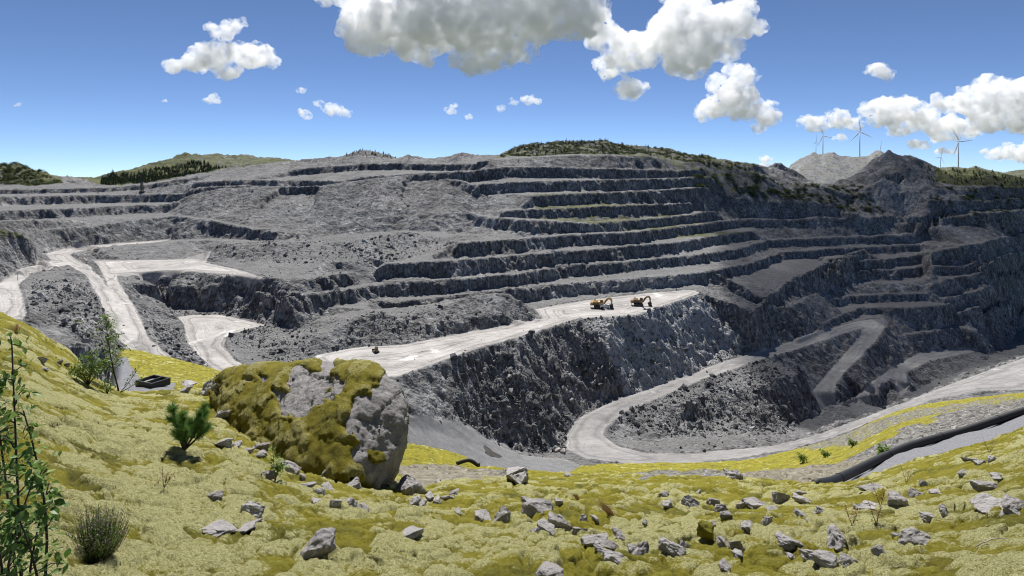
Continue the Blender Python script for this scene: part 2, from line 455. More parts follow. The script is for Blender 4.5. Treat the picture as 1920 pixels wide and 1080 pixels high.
# --- haul road: round the lower bend, up to the hairpins, and along the near side
lz(0, (1062, 815, -134), (1085, 785, -133), (1120, 767, -132.5), (1200, 737, -131.5), (1300, 700, -131), (1350, 680, -131.5), (1450, 652, -132), (1540, 622, -133), (1600, 604, -134), (1640, 597, -135), (1664, 598, -135.5))
lz(0, (1130, 815, -134), (1140, 795, -133.5), (1175, 770, -132.6), (1230, 748, -132), (1310, 714, -131.5), (1400, 683, -132), (1500, 652, -132.6), (1580, 625, -134), (1625, 612, -135))
lz(0, (1062, 840, -134), (1100, 858, -133.5), (1200, 870, -132.5), (1300, 868, -130), (1400, 856, -128), (1480, 842, -126), (1550, 822, -122), (1640, 789, -117), (1750, 744, -109), (1840, 728, -104), (1920, 718, -101), (2040, 690, -97))
lz(0, (1130, 818, -134), (1160, 836, -133.4), (1210, 846, -132.4), (1300, 846, -129.8), (1400, 836, -127.6), (1440, 830, -126.5), (1500, 816, -124), (1560, 798, -120.5), (1640, 768, -116), (1700, 746, -112), (1780, 715, -108), (1850, 689, -104), (1920, 662, -100), (2040, 620, -96))
# hairpins
lz(0, (1660, 612, -136.5), (1640, 640, -140), (1600, 680, -145), (1570, 712, -149), (1563, 735, -151), (1580, 744, -152), (1605, 740, -153), (1640, 712, -157), (1680, 690, -160), (1700, 694, -160.5), (1700, 735, -163))
lz(0, (1612, 630, -139), (1582, 666, -145), (1550, 702, -149), (1522, 736, -151.5), (1535, 757, -153), (1590, 758, -154), (1625, 742, -156), (1660, 715, -159), (1680, 704, -160.5), (1678, 735, -163))
lz(0, (1680, 682, -160), (1720, 663, -162), (1780, 654, -165), (1840, 657, -168), (1880, 660, -170))
lz(0, (1705, 698, -162), (1740, 678, -163), (1800, 664, -166), (1850, 668, -169))
# hole beside the bend
lz(0, (1140, 800, -136), (1200, 826, -139.5), (1280, 832, -141), (1360, 822, -141), (1430, 808, -141))
ld(0, (1210, 775, 352), (1290, 752, 368), (1350, 740, 388), (1420, 722, 404), (1500, 700, 425))
lz(0, (1260, 800, -140), (1300, 790, -143), (1330, 800, -144), (1380, 770, -143), (1400, 790, -147))
ld(0, (1400, 860, 304), (1440, 870, 312), (1500, 880, 314), (1560, 880, 317), (1640, 880, 327), (1700, 870, 337), (1780, 860, 350), (1850, 845, 362), (1920, 830, 378), (2040, 800, 395))
lz(0, (1430, 812, -148), (1490, 794, -156), (1540, 776, -160), (1640, 775, -168), (1700, 740, -168), (1760, 715, -170), (1850, 672, -171), (1900, 650, -172))
lz(0, (1480, 800, -158), (1560, 778, -164), (1640, 757, -169.5), (1780, 708, -170.5), (1920, 657, -171.5), (2060, 640, -172))
# lake and its shore
lz(0, (1860, 668, -174), (1890, 656, -173), (1888, 642, -172), (1903, 620, -172), (1918, 608, -172), (1990, 590, -174), (2060, 580, -174))
lz(-180, (1906, 648), (1912, 636), (1922, 626), (1960, 612), (2040, 600))
lz(-180, (1930, 650), (1960, 640), (2040, 625))
# --- far wall above the bench
bench(-80, 7, (733, 566), (853, 556), (957, 543), (1033, 534), (1140, 526), (1280, 514), (1335, 508), h=9)
bench(0, 7, (483, 543, -68), (547, 557, -68.5), (640, 545, -70.8), (730, 531, -70.8), (853, 524, -70.8), (973, 513, -70.8), (1053, 501, -70.8), (1140, 494, -70.8), (1280, 481, -70.8), (1380, 467, -70.8), (1447, 450, -70), (1580, 445, -70), (1713, 440, -69.5), (1772, 436, -69), h=8)
bench(-59.7, 7, (720, 496), (857, 488), (973, 479), (1107, 468), (1200, 460), (1280, 453), (1347, 441), (1413, 433), h=9.5)
bench(-48.7, 9, (857, 456), (973, 448), (1087, 439), (1180, 436), (1280, 424), (1390, 411), (1480, 410), (1630, 408), (1700, 405), h=9.5)
benchd(14, (893, 404, 556), (973, 412, 522), (1107, 418, 562), (1173, 414, 592), (1280, 404, 655), (1345, 396, 712), h=9.5)
benchd(7, (940, 394, 556), (1040, 391, 576), (1140, 386, 612), (1280, 381, 682), (1320, 379, 708), h=9)
benchd(8, (1000, 366, 592), (1123, 361, 632), (1220, 357, 670), (1300, 352, 712), (1330, 351, 735), h=11)
benchd(8, (885, 346, 612), (960, 341, 625), (1060, 338, 642), (1160, 336, 664), (1260, 334, 712), (1330, 332, 758), h=11)
benchd(10, (870, 322, 640), (950, 312, 662), (1040, 313, 674), (1140, 316, 690), (1250, 318, 732), (1320, 318, 778), h=12)
ld(0, (897, 301, 700), (973, 297, 705), (1060, 292, 712), (1140, 291, 722), (1220, 294, 750), (1280, 304, 785), (1350, 316, 812), (1420, 324, 830))
# column-marked face on the right and the slopes above it
ld(0, (1345, 378, 752), (1420, 372, 768), (1490, 378, 772), (1560, 385, 775), (1612, 404, 765))
ld(0, (1400, 348, 790), (1470, 358, 810), (1540, 352, 830), (1590, 360, 830), (1640, 388, 800))
ld(0, (1440, 330, 850), (1500, 345, 860), (1560, 350, 870))
# right-hand ramps
bench(0, 7, (1343, 507, -82), (1413, 493, -82.5), (1467, 473, -81), (1547, 467, -80.5), (1620, 463, -80), (1663, 461, -80), (1723, 458, -80), h=8)
bench(0, 7, (1407, 583, -103), (1427, 570, -101), (1467, 537, -96), (1513, 510, -92), (1573, 487, -87), (1620, 468, -80.9), h=9)
bench(-91, 6, (1590, 490), (1647, 487), (1710, 481), (1727, 474, -88), h=9)
bench(-101, 5, (1560, 512), (1613, 508), (1693, 505), (1730, 500), h=9)
bench(0, 9, (1423, 592, -110), (1493, 570, -109.5), (1540, 543, -111.5), (1580, 533, -112), (1710, 530, -112), (1737, 523, -111))
bench(-120, 5, (1560, 562), (1607, 554), (1660, 552), (1740, 550), h=7)
bench(-128, 7, (1500, 630), (1530, 617), (1580, 592), (1617, 577), (1660, 577), (1730, 575), (1780, 572), h=6)
bench(-148, 5, (1690, 630), (1740, 622), (1800, 612))
# right wall
benchd(8, (1750, 473, 690), (1800, 462, 705), (1847, 453, 718), (1920, 437, 800), (2060, 415, 860), h=10)
benchd(7, (1747, 500, 672), (1800, 500, 684), (1860, 487, 694), (1920, 467, 780), (2060, 440, 840), h=9)
benchd(7, (1777, 523, 658), (1880, 507, 700), (1920, 497, 760), (2060, 465, 820), h=9)
benchd(7, (1773, 560, 640), (1847, 540, 660), (1913, 520, 745), (2060, 490, 800), h=9)
benchd(6, (1790, 592, 622), (1850, 568, 645), (1920, 545, 735), (2060, 520, 780), h=8)
benchd(6, (1820, 620, 606), (1870, 600, 665), (1930, 570, 730), (2060, 550, 760))
benchd(8, (1700, 418, 770), (1760, 404, 775), (1880, 398, 790), (1920, 395, 830), (2060, 380, 885), h=12)
benchd(6, (1740, 376, 800), (1800, 374, 805), (1860, 376, 830), (1920, 372, 862), h=14)
benchd(6, (1750, 357, 830), (1800, 354, 835), (1850, 352, 850), (1930, 350, 885), h=8)
# dark hill with the rubble fan below it
ld(0, (1590, 346, 880), (1612, 325, 900), (1632, 306, 905), (1650, 291, 910), (1664, 280, 912), (1680, 287, 914), (1692, 291, 914), (1712, 292, 914), (1728, 303, 910), (1745, 317, 900), (1765, 326, 890))
ld(0, (1625, 330, 880), (1660, 314, 878), (1700, 312, 880), (1730, 325, 880), (1760, 340, 870))
ld(0, (1590, 386, 815), (1620, 358, 840), (1655, 327, 862), (1690, 322, 864), (1720, 345, 850), (1750, 385, 815))
ld(0, (1640, 344, 850), (1660, 333, 856), (1690, 346, 850))
ld(0, (1640, 345, 862), (1690, 345, 862))
ld(0, (1620, 400, 795), (1690, 400, 790), (1740, 405, 785))
# right skyline
ld(0, (1770, 320, 930), (1800, 317, 940), (1832, 314, 950), (1850, 322, 960), (1880, 326, 960), (1920, 332, 960), (2080, 340, 960))
ld(0, (1760, 340, 870), (1830, 335, 880), (1880, 336, 900), (1920, 345, 910), (2080, 352, 920))
# --- left: roads and heaps
LEFTROAD_A = [(-60, 545, -52), (0, 530, -52), (30, 513, -53), (70, 502, -54), (95, 488, -55), (85, 476, -54.5), (130, 465, -55), (230, 456, -55), (325, 450, -55)]
LEFTROAD_B = [(-60, 640, -52), (0, 607, -52), (50, 588, -52.3), (44, 560, -53), (34, 535, -53), (55, 516, -53.6), (100, 504, -54.6), (128, 497, -55.5), (160, 515, -58), (185, 560, -64.5), (205, 610, -70), (235, 652, -75), (250, 680, -77)]
lz(0, *LEFTROAD_A); lz(0, *LEFTROAD_B)
lz(0, (130, 478, -55.5), (180, 466, -55.5), (240, 460, -55.5), (320, 454, -55.5))
lz(0, (130, 478, -55.6), (165, 500, -58.5), (185, 520, -61), (212, 553, -65.5), (222, 566, -67), (228, 590, -68.5), (265, 620, -72), (320, 668, -77), (330, 685, -78))
ld(0, (80, 520, 340), (110, 512, 352), (150, 540, 318), (180, 580, 292), (190, 610, 276))
ld(0, (40, 610, 235), (90, 620, 232), (150, 640, 232), (200, 655, 235), (240, 690, 235))
ld(0, (70, 560, 262), (120, 570, 262), (160, 600, 258))
# knoll above the left road
ld(0, (-60, 430, 350), (0, 432, 355), (40, 436, 365), (62, 455, 372), (80, 480, 372))
ld(0, (-60, 500, 325), (0, 500, 325), (40, 498, 340), (78, 492, 360))
# berm between the two descending roads
lz(0, (143, 473, -53.2), (170, 496, -56), (200, 536, -62), (217, 560, -65.3))
# bench B
BB = [(165, 478, -61), (185, 500, -61.5), (196, 522, -63), (205, 545, -65), (222, 566, -67)]
lz(0, *BB)
lz(0, (217, 512, -61.8), (222, 524, -63.5), (245, 562, -68), (262, 592, -71), (320, 668, -77))
lz(0, (217, 512, -61.8), (290, 507, -62), (360, 506, -62), (430, 512, -62), (500, 522, -62.5), (560, 524, -62.5), (620, 520, -62.5))
lz(-61, (165, 478), (180, 495), (235, 487), (300, 486), (345, 485), (390, 478), (410, 479))
lz(0, (400, 492, -61.5), (440, 503, -61.8), (520, 516, -62), (600, 519, -62), (650, 512, -62))
# step behind bench B
bench(0, 8, (150, 474, -55), (200, 465, -55), (290, 458, -53.5), (340, 452, -52), (400, 450, -52), (470, 453, -52))
# dark heap on bench B
ld(0, (400, 468, 468), (440, 461, 472), (520, 457, 474), (600, 457, 474), (650, 468, 462), (676, 490, 440))
ld(0, (420, 482, 458), (500, 490, 442), (580, 488, 436), (640, 492, 428))
ld(0, (420, 458, 500), (520, 450, 505), (620, 450, 505), (680, 470, 480))
# pad C and its ramp
lz(0, (330, 594, -84), (360, 589, -84), (420, 590, -84), (470, 602, -84), (505, 611, -84))
lz(0, (330, 594, -84), (345, 608, -84.4), (350, 640, -86.5), (372, 668, -88), (405, 692, -89.5), (420, 715, -90))
lz(0, (505, 611, -84), (450, 622, -84.4), (422, 632, -85.5), (418, 650, -87), (435, 672, -88.5), (465, 692, -90), (500, 715, -91))
lz(0, (290, 600, -80), (330, 640, -82), (352, 680, -84), (370, 720, -86))
# heap in front of pad C
ld(0, (432, 622, 338), (480, 614, 344), (540, 611, 350), (590, 618, 345))
lz(0, (440, 652, -87.5), (500, 668, -89), (560, 672, -90.6), (592, 668, -91), (520, 695, -91))
# foot of the slope from bench B to pad C
lz(0, (275, 545, -75), (320, 575, -82), (380, 583, -84), (470, 597, -84), (540, 606, -85), (590, 600, -83))
ld(0, (240, 520, 400), (300, 532, 398), (380, 540, 398), (470, 552, 388), (540, 572, 365))
# heaps behind the main bench
ld(0, (600, 628, 332), (640, 615, 340), (690, 588, 352), (725, 592, 356), (760, 592, 362), (800, 582, 370), (840, 570, 380), (880, 556, 392), (917, 549, 402), (955, 552, 404), (985, 572, 400), (1010, 594, 392))
ld(0, (690, 579, 375), (760, 576, 382), (840, 565, 398), (900, 552, 412))
ld(0, (600, 650, 322), (680, 628, 338), (750, 628, 346), (840, 604, 362), (920, 590, 378), (975, 596, 384))
# --- left and centre wall
bench(0, 6, (-60, 418, -31), (0, 415, -31), (157, 412, -35.5), (277, 406, -35.5), (343, 406, -35), (400, 414, -37.5), (467, 427, -42.5), (560, 440, -46))
bench(0, 5, (67, 433, -40), (167, 425, -40), (240, 414, -37.5))
bench(0, 7, (-60, 397, -26.5), (0, 395, -26.5), (150, 390, -26.5), (250, 385, -26), (317, 383, -25.4), h=8)
bench(0, 7, (-60, 370, -17), (33, 368, -17), (233, 365, -17), (300, 364, -16.4), (367, 363, -15.6), h=8.5)
benchd(10, (-60, 357, 690), (0, 356, 690), (100, 354, 690), (193, 352, 690), (267, 347, 690), (320, 340, 690), (370, 331, 700), h=5)
benchd(9, (370, 341, 660), (450, 337, 660), (530, 338, 655), (600, 338, 648), (640, 340, 640), (683, 331, 640), (873, 320, 640), h=7)
benchd(7, (360, 352, 640), (450, 348, 640), (520, 350, 632), (590, 350, 628), h=7)
ld(0, (370, 331, 720), (410, 327, 725), (453, 317, 740), (510, 308, 755), (560, 302, 765), (600, 297, 765), (640, 291, 765), (655, 284, 765), (680, 281, 766), (705, 285, 765), (730, 291, 763), (747, 296, 760), (757, 292, 758), (766, 286, 757), (776, 291, 757), (786, 296, 755), (820, 295, 752), (845, 294, 750), (852, 289, 750), (858, 286, 750), (864, 290, 750), (873, 295, 748), (900, 297, 745), (935, 293, 760))
benchd(8, (560, 316, 712), (640, 310, 712), (690, 306, 712), (760, 306, 712), (850, 308, 705), (900, 306, 700), h=8)
# rubble slope and the cliff below it
ld(0, (360, 365, 628), (420, 352, 630), (500, 350, 628), (600, 348, 626), (690, 335, 634), (780, 326, 636), (872, 323, 636))
ld(0, (350, 405, 575), (420, 398, 572), (500, 402, 568), (580, 404, 566), (660, 400, 566), (740, 396, 566), (800, 402, 560), (880, 398, 562))
ld(0, (560, 436, 528), (620, 442, 530), (690, 436, 538), (760, 432, 540), (830, 436, 540), (890, 440, 532))
ld(0, (640, 468, 490), (700, 448, 512), (760, 436, 524), (830, 446, 515), (856, 470, 492))
ld(0, (640, 510, 425), (690, 515, 424), (720, 505, 438))
ld(0, (320, 450, 532), (400, 447, 532), (473, 452, 520), (560, 452, 510), (630, 455, 506))
ld(0, (330, 425, 549), (420, 436, 537), (500, 446, 522))
# --- hills behind
ld(0, (-80, 305, 800), (0, 311, 800), (18, 309, 800), (32, 307, 800), (52, 314, 795), (62, 321, 790), (85, 326, 785), (100, 335, 780), (113, 341, 775))
ld(0, (-80, 345, 730), (0, 350, 725), (110, 348, 725))
ld(0, (150, 340, 1000), (184, 337, 1000), (193, 328, 1005), (205, 327, 1005), (216, 332, 1000), (226, 339, 990), (250, 332, 1010), (290, 311, 1060), (318, 298, 1090), (332, 292, 1105), (345, 287, 1110), (358, 288, 1115), (368, 292, 1115), (385, 290, 1125), (402, 287, 1130), (424, 289, 1130), (440, 291, 1125), (452, 294, 1120), (466, 291, 1125), (480, 295, 1115), (500, 297, 1105), (522, 296, 1100), (534, 298, 1095), (560, 304, 1060), (640, 306, 1040), (760, 312, 1040), (920, 315, 1040))
ld(0, (180, 349, 820), (280, 345, 830), (330, 335, 860), (420, 318, 900), (520, 308, 930))
ld(0, (150, 348, 850), (200, 346, 860), (260, 340, 900), (320, 322, 960), (400, 312, 1000), (480, 308, 1000))
ld(0, (940, 291, 810), (958, 283, 830), (975, 274, 850), (1000, 270, 860), (1020, 266, 870), (1050, 263, 880), (1075, 265, 880), (1089, 273, 872), (1100, 268, 880), (1120, 264, 888), (1150, 264, 892), (1172, 271, 892), (1187, 282, 880), (1215, 281, 880), (1240, 278, 885), (1262, 281, 885), (1280, 288, 880), (1300, 294, 870), (1318, 291, 880), (1340, 294, 880), (1365, 298, 875), (1390, 303, 865), (1412, 304, 855), (1420, 310, 852), (1424, 320, 848))
ld(0, (940, 294, 745), (1060, 287, 760), (1140, 287, 765), (1190, 288, 780), (1280, 300, 805), (1400, 318, 835))
ld(0, (1438, 322, 880), (1446, 310, 888), (1456, 305, 892), (1468, 305, 892), (1478, 314, 888), (1486, 326, 880), (1520, 338, 890), (1560, 346, 900))
# ground behind the skyline, out of sight
line((-1200, 1290, -10), (-700, 1290, 5), (-300, 1290, 0), (0, 1290, 0), (400, 1290, -10), (800, 1290, -10), (1250, 1290, 0))
line((-560, 960, -4), (-300, 960, 0), (-100, 900, 0), (0, 960, 0), (200, 1000, -2), (330, 990, -8), (450, 985, -25), (600, 1000, -20), (800, 1050, -10))
# near rim of the pit, hidden behind the hillside
line((-330, 175, -46), (-160, 165, -52), (-60, 165, -66), (0, 170, -90), (60, 175, -92), (110, 178, -78), (160, 178, -68), (240, 178, -64))
line((-520, 260, -45), (-430, 340, -38), (-480, 450, -30), (-650, 700, -10), (-900, 1000, 0))
line((-150, 235, -84), (-80, 235, -90), (-20, 240, -118), (40, 245, -124), (100, 250, -122), (160, 252, -112), (240, 255, -98), (330, 250, -90))
line((-1270, 150, -30), (-400, 150, -38), (0, 150, -82), (240, 150, -60), (500, 150, -60), (1270, 150, -60))
line((-1270, 150, -30), (-1270, 1310, 0), (1270, 1310, 0), (1270, 150, -60))
line((420, 300, -90), (640, 500, -120), (800, 640, -120), (1000, 850, -60), (1150, 1000, -10))

def resample(lines, step=3.0):
    out = []
    for l in lines:
        for a, b in zip(l[:-1], l[1:]):
            a = np.array(a); b = np.array(b)
            n = max(1, int(np.hypot(*(b - a)[:2]) / step))
            for k in range(n): out.append(a + (b - a) * k / n)
        out.append(np.array(l[-1]))
    return np.array(out)
pts = resample(LINES)
_, ui = np.unique(np.round(pts[:, :2] / 0.8).astype(int), axis=0, return_index=True)
pts = pts[ui]
tin = delaunay_2d_cdt([Vector((float(a), float(b))) for a, b in pts[:, :2]], [], [], 0, 1e-4)
t_co = np.array([tuple(v) for v in tin[0]])
t_z = np.array([pts[o[0], 2] if len(o) else 0.0 for o in tin[3]])
RX0, RX1, RY0, RY1, RC = -1250.0, 1250.0, 160.0, 1292.0, 1.25
RNX, RNY = int((RX1 - RX0) / RC) + 1, int((RY1 - RY0) / RC) + 1
RZ = np.full((RNY, RNX), np.nan)
for a, b, c in [(f[0], f[k], f[k + 1]) for f in tin[2] for k in range(1, len(f) - 1)]:
    X = (t_co[[a, b, c], 0] - RX0) / RC; Y = (t_co[[a, b, c], 1] - RY0) / RC
    i0, i1 = max(0, int(math.ceil(X.min() - 1e-6))), min(RNX - 1, int(X.max() + 1e-6))
    j0, j1 = max(0, int(math.ceil(Y.min() - 1e-6))), min(RNY - 1, int(Y.max() + 1e-6))
    if i1 < i0 or j1 < j0: continue
    det = (Y[1] - Y[2]) * (X[0] - X[2]) + (X[2] - X[1]) * (Y[0] - Y[2])
    if abs(det) < 1e-9: continue
    gx, gy = np.meshgrid(np.arange(i0, i1 + 1), np.arange(j0, j1 + 1))
    l1 = ((Y[1] - Y[2]) * (gx - X[2]) + (X[2] - X[1]) * (gy - Y[2])) / det
    l2 = ((Y[2] - Y[0]) * (gx - X[2]) + (X[0] - X[2]) * (gy - Y[2])) / det
    l3 = 1 - l1 - l2
    ok = (l1 >= -1e-6) & (l2 >= -1e-6) & (l3 >= -1e-6)
    RZ[gy[ok], gx[ok]] = (l1 * t_z[a] + l2 * t_z[b] + l3 * t_z[c])[ok]
RZ = np.nan_to_num(RZ, nan=-20.0)
def sample(A, x, y):
    fx = np.clip((x - RX0) / RC, 0, RNX - 1.001); fy = np.clip((y - RY0) / RC, 0, RNY - 1.001)
    i = fx.astype(int); j = fy.astype(int); a = fx - i; b = fy - j
    return (A[j, i] * (1 - a) + A[j, i + 1] * a) * (1 - b) + (A[j + 1, i] * (1 - a) + A[j + 1, i + 1] * a) * b

# --- driven and special areas, as outlines on the ground
def area(*uvz): return [P(*q)[:2] for q in uvz]
def aread(*uvd): return [D(*q)[:2] for q in uvd]
ROADS = [
    area(*MAIN_FRONT, *MAIN_BACK[::-1]),
    area((1062, 815, -134), (1085, 785, -133), (1120, 767, -132.5), (1200, 737, -131.5), (1300, 700, -131), (1350, 680, -131.5), (1450, 652, -132), (1540, 622, -133), (1600, 604, -134), (1640, 597, -135), (1664, 598, -135.5),
         (1660, 612, -136.5), (1640, 640, -140), (1600, 680, -145), (1570, 712, -149), (1563, 735, -151), (1580, 744, -152), (1605, 740, -153), (1640, 712, -157), (1680, 686, -160), (1720, 663, -162), (1780, 654, -165), (1840, 657, -168), (1800, 664, -166), (1740, 678, -163), (1700, 694, -160.5), (1702, 735, -163), (1678, 735, -163), (1680, 704, -160.5),
         (1660, 715, -159), (1625, 742, -156), (1590, 758, -154), (1535, 757, -153), (1522, 736, -151.5), (1550, 702, -149), (1582, 666, -145), (1612, 630, -139), (1625, 612, -135), (1580, 625, -134), (1500, 652, -132.6), (1400, 683, -132), (1310, 714, -131.5), (1230, 748, -132), (1175, 770, -132.6), (1140, 795, -133.5), (1130, 816, -134),
         (1160, 838, -133.4), (1210, 849, -132.4), (1300, 850, -129.8), (1400, 840, -127.6), (1440, 836, -126.5), (1500, 822, -124), (1560, 804, -120.5), (1640, 774, -116), (1700, 751, -112), (1780, 721, -108), (1850, 695, -104), (1920, 670, -100), (2040, 620, -96), (2040, 690, -97), (1920, 730, -101), (1840, 735, -104), (1750, 747, -109),
         (1640, 791, -117), (1550, 824, -122), (1480, 844, -126), (1400, 858, -128), (1300, 870, -130), (1200, 872, -132.5), (1100, 860, -133.5), (1062, 842, -134)),
    area(*LEFTROAD_A, (320, 454, -55.5), (240, 460, -55.5), (180, 466, -55.5), (130, 478, -55.6), (165, 500, -58.5), (185, 520, -61), (212, 553, -65.5), (228, 590, -68.5), (265, 620, -72), (320, 668, -77), (330, 685, -78), *LEFTROAD_B[::-1]),
    area((175, 488, -61), (185, 500, -61.5), (196, 522, -63), (205, 545, -65), (222, 566, -67), (228, 590, -68.5), (262, 620, -72), (280, 640, -74), (262, 592, -71), (245, 562, -68), (222, 526, -63.5), (219, 514, -61.8), (290, 508.5, -62), (360, 507, -62), (430, 513, -62), (500, 521, -62), (440, 504, -61.8), (385, 492, -61.3), (408, 479, -61), (388, 479, -61), (345, 486, -61), (300, 487, -61), (235, 488, -61)),
    area((332, 595, -84), (360, 590, -84), (420, 591, -84), (470, 603, -84), (503, 611, -84), (450, 622, -84.4), (424, 632, -85.5), (420, 650, -87), (437, 672, -88.5), (467, 692, -90), (500, 715, -91), (420, 715, -90), (402, 692, -89.5), (370, 668, -88), (350, 640, -86.5), (344, 608, -84.4)),
]
GREYS = [
    area((680, 748, -94), (775, 768, -98), (850, 784, -110), (905, 815, -120), (955, 845, -129), (1010, 853, -133), (1062, 862, -134), (1100, 880, -134), (1000, 905, -130), (900, 900, -122), (780, 890, -112), (640, 880, -104)),
]
gxr, gyr = np.meshgrid(RX0 + np.arange(RNX) * RC, RY0 + np.arange(RNY) * RC)
def raster(polys, val=None):
    A = np.zeros((RNY, RNX))
    for k, poly in enumerate(polys):
        xs = [q[0] for q in poly]; ys = [q[1] for q in poly]
        i0, i1 = max(0, int((min(xs) - RX0) / RC)), min(RNX, int((max(xs) - RX0) / RC) + 2)
        j0, j1 = max(0, int((min(ys) - RY0) / RC)), min(RNY, int((max(ys) - RY0) / RC) + 2)
        if i1 <= i0 or j1 <= j0: continue
        m = inside(poly, gxr[j0:j1, i0:i1], gyr[j0:j1, i0:i1])
        A[j0:j1, i0:i1] = np.maximum(A[j0:j1, i0:i1], m * (1.0 if val is None else val[k]))
    return A
def blur(A, n):
    for _ in range(n):
        A = (A + np.roll(A, 1, 0) + np.roll(A, -1, 0)) / 3
        A = (A + np.roll(A, 1, 1) + np.roll(A, -1, 1)) / 3
    return A
A_road = blur(raster(ROADS), 1)
A_grey = blur(raster(GREYS), 3)
A_berm = blur(A_road, 2)
A_flat = np.maximum(A_road, A_grey)
RZs = blur(RZ, 2)
gy_, gx_ = np.gradient(RZs, RC)
A_grad = np.hypot(gx_, gy_)
# the haul roads themselves are graded smooth
w = np.clip(blur(A_flat, 2) * 1.4 - 0.2, 0, 1)
RZ = RZ * (1 - w * 0.6) + blur(RZ, 4) * (w * 0.6)
MOSSY = [
    (aread((930, 310, 735), (940, 250, 1000), (1420, 250, 1000), (1424, 330, 790), (1300, 306, 735), (1060, 289, 735)), 0.52),
    (aread((180, 352, 790), (150, 300, 1200), (340, 300, 1200), (420, 330, 860), (330, 345, 800)), 0.7),
    (aread((340, 300, 1200), (640, 300, 1200), (540, 320, 870), (420, 330, 860)), 0.56),
    (aread((-100, 300, 860), (120, 300, 860), (115, 348, 740), (-100, 350, 740)), 0.7),
    (aread((1000, 400, 555), (1000, 340, 612), (1400, 330, 690), (1440, 380, 720), (1360, 420, 640), (1150, 400, 560)), 0.5),
    (aread((1300, 350, 660), (1300, 330, 760), (1600, 330, 900), (1620, 400, 775), (1500, 375, 780), (1380, 372, 765)), 0.36),
    (aread((1590, 340, 890), (1600, 270, 960), (1760, 270, 960), (1770, 340, 880), (1700, 311, 884), (1640, 318, 884)), 0.3),
    (aread((1750, 345, 860), (1760, 300, 1100), (2080, 300, 1100), (2080, 350, 860)), 0.75),
    (aread((1740, 440, 720), (1740, 345, 860), (2080, 345, 860), (2080, 440, 740)), 0.3),
    (aread((1740, 560, 640), (1740, 440, 730), (2080, 440, 760), (2080, 560, 640)), 0.2),
    (aread((-60, 445, 345), (-60, 420, 390), (40, 430, 385), (62, 450, 372), (30, 440, 355)), 0.9),
    (aread((120, 630, 240), (130, 590, 262), (190, 610, 262), (200, 655, 238)), 0.5),
    (aread((-1500, 300, 1000), (-1500, 300, 1300), (3000, 300, 1300), (3000, 300, 1000)), 0.52),
]
A_moss = blur(raster([p for p, _ in MOSSY], [v for _, v in MOSSY]), 3)
PALE = [
    (aread((800, 450, 525), (830, 410, 560), (1200, 412, 575), (1200, 445, 560)), 0.42),
    (aread((780, 500, 470), (780, 465, 500), (1130, 445, 550), (1130, 470, 545)), 0.42),
    (aread((1000, 575, 440), (1040, 530, 470), (1320, 505, 540), (1330, 545, 510)), 0.5),
    (aread((620, 445, 525), (640, 398, 570), (800, 395, 570), (860, 440, 540)), 0.36),
    (aread((720, 520, 425), (730, 490, 450), (1300, 455, 590), (1290, 480, 565)), 0.25),
    (aread((1640, 326, 880), (1660, 313, 884), (1720, 313, 886), (1740, 330, 880)), 0.55),
    (aread((1590, 390, 812), (1655, 326, 862), (1690, 322, 864), (1752, 386, 812)), 0.5),
    (aread((1590, 450, 740), (1600, 405, 770), (1700, 405, 780), (1720, 440, 780)), 0.45),
    (aread((1290, 470, 590), (1330, 440, 680), (1380, 460, 680), (1350, 520, 560)), 0.4),
    (aread((1230, 842, 318), (1320, 828, 330), (1340, 760, 380), (1290, 790, 345)), 0.5),
    (aread((1090, 600, 392), (1312, 552, 488), (1400, 630, 465), (1262, 716, 394), (1180, 742, 362), (1160, 700, 372)), 0.7),
    (aread((360, 410, 570), (380, 345, 640), (870, 320, 645), (890, 400, 565), (640, 405, 560)), 0.2),
    (aread((640, 560, 395), (640, 470, 480), (700, 450, 500), (720, 500, 440)), 0.25),
]
A_pale = blur(raster([p for p, _ in PALE], [v for _, v in PALE]), 4)

U = np.arange(-130, 2050.1, 2.4)
def rows(*seg):
    y = [seg[0][0]]
    for a, b, dl in seg:
        while y[-1] < b: y.append(y[-1] * (1 + dl))
    return np.array(y)
Yr = rows((162, 236, 0.006), (236, 720, 0.00205), (720, 930, 0.003), (930, 1285, 0.006))
GX = (U[None, :] - CX) / F * Yr[:, None]
GY = np.repeat(Yr[:, None], len(U), 1)
def pit_height(x, y, full=True):
    flat = sample(A_flat, x, y)
    rough = 1 - np.clip(flat * 1.3, 0, 1)
    wx = 2.6 * gnoise(x / 31, y / 31, 3) + 2.4 * gnoise(x / 11, y / 11, 5) + 1.8 * gnoise(x / 4.3, y / 4.3, 7)
    wy = 2.8 * gnoise(x / 29, y / 29, 4) + 2.6 * gnoise(x / 10, y / 10, 6) + 2.0 * gnoise(x / 4.1, y / 4.1, 8)
    a = 0.18 + 0.82 * rough
    a = a * np.where(y > 700, 0.7, 1.0)
    z = sample(RZ, x + wx * a, y + wy * a)
    g = np.clip(sample(A_grad, x, y), 0, 2.5)
    f1, f2, cid = cells(x / 3.4, y / 3.4, 11)
    f1b, f2b, cidb = cells(x / 1.5, y / 1.5, 12)
    rub = sstep(0.12, 0.5, g)
    z = z + rough * (rub * ((cid - 0.5) * 0.9 * sstep(0, 0.25, f2 - f1) + (cidb - 0.5) * 0.45) + (0.2 + 0.5 * rub) * fbm(x / 12, y / 12, 21, 4, 0.5) * 1.5)
    z = z + (1 - rough) * 0.12 * fbm(x / 6, y / 6, 31, 3)
    bm_ = sample(A_berm, x, y)
    z = z + 0.9 * np.exp(-((bm_ - 0.24) / 0.13) ** 2) * (0.45 + 0.8 * np.abs(gnoise(x / 7, y / 7, 35)))
    hill = sstep(690, 800, y)
    z = z + hill * (7.5 * (ridged(x / 60 + 0.3 * gnoise(x / 40, y / 40, 2), y / 60, 41, 5, 0.55) - 0.55) + 1.8 * fbm(x / 9, y / 9, 43, 3))
    return z
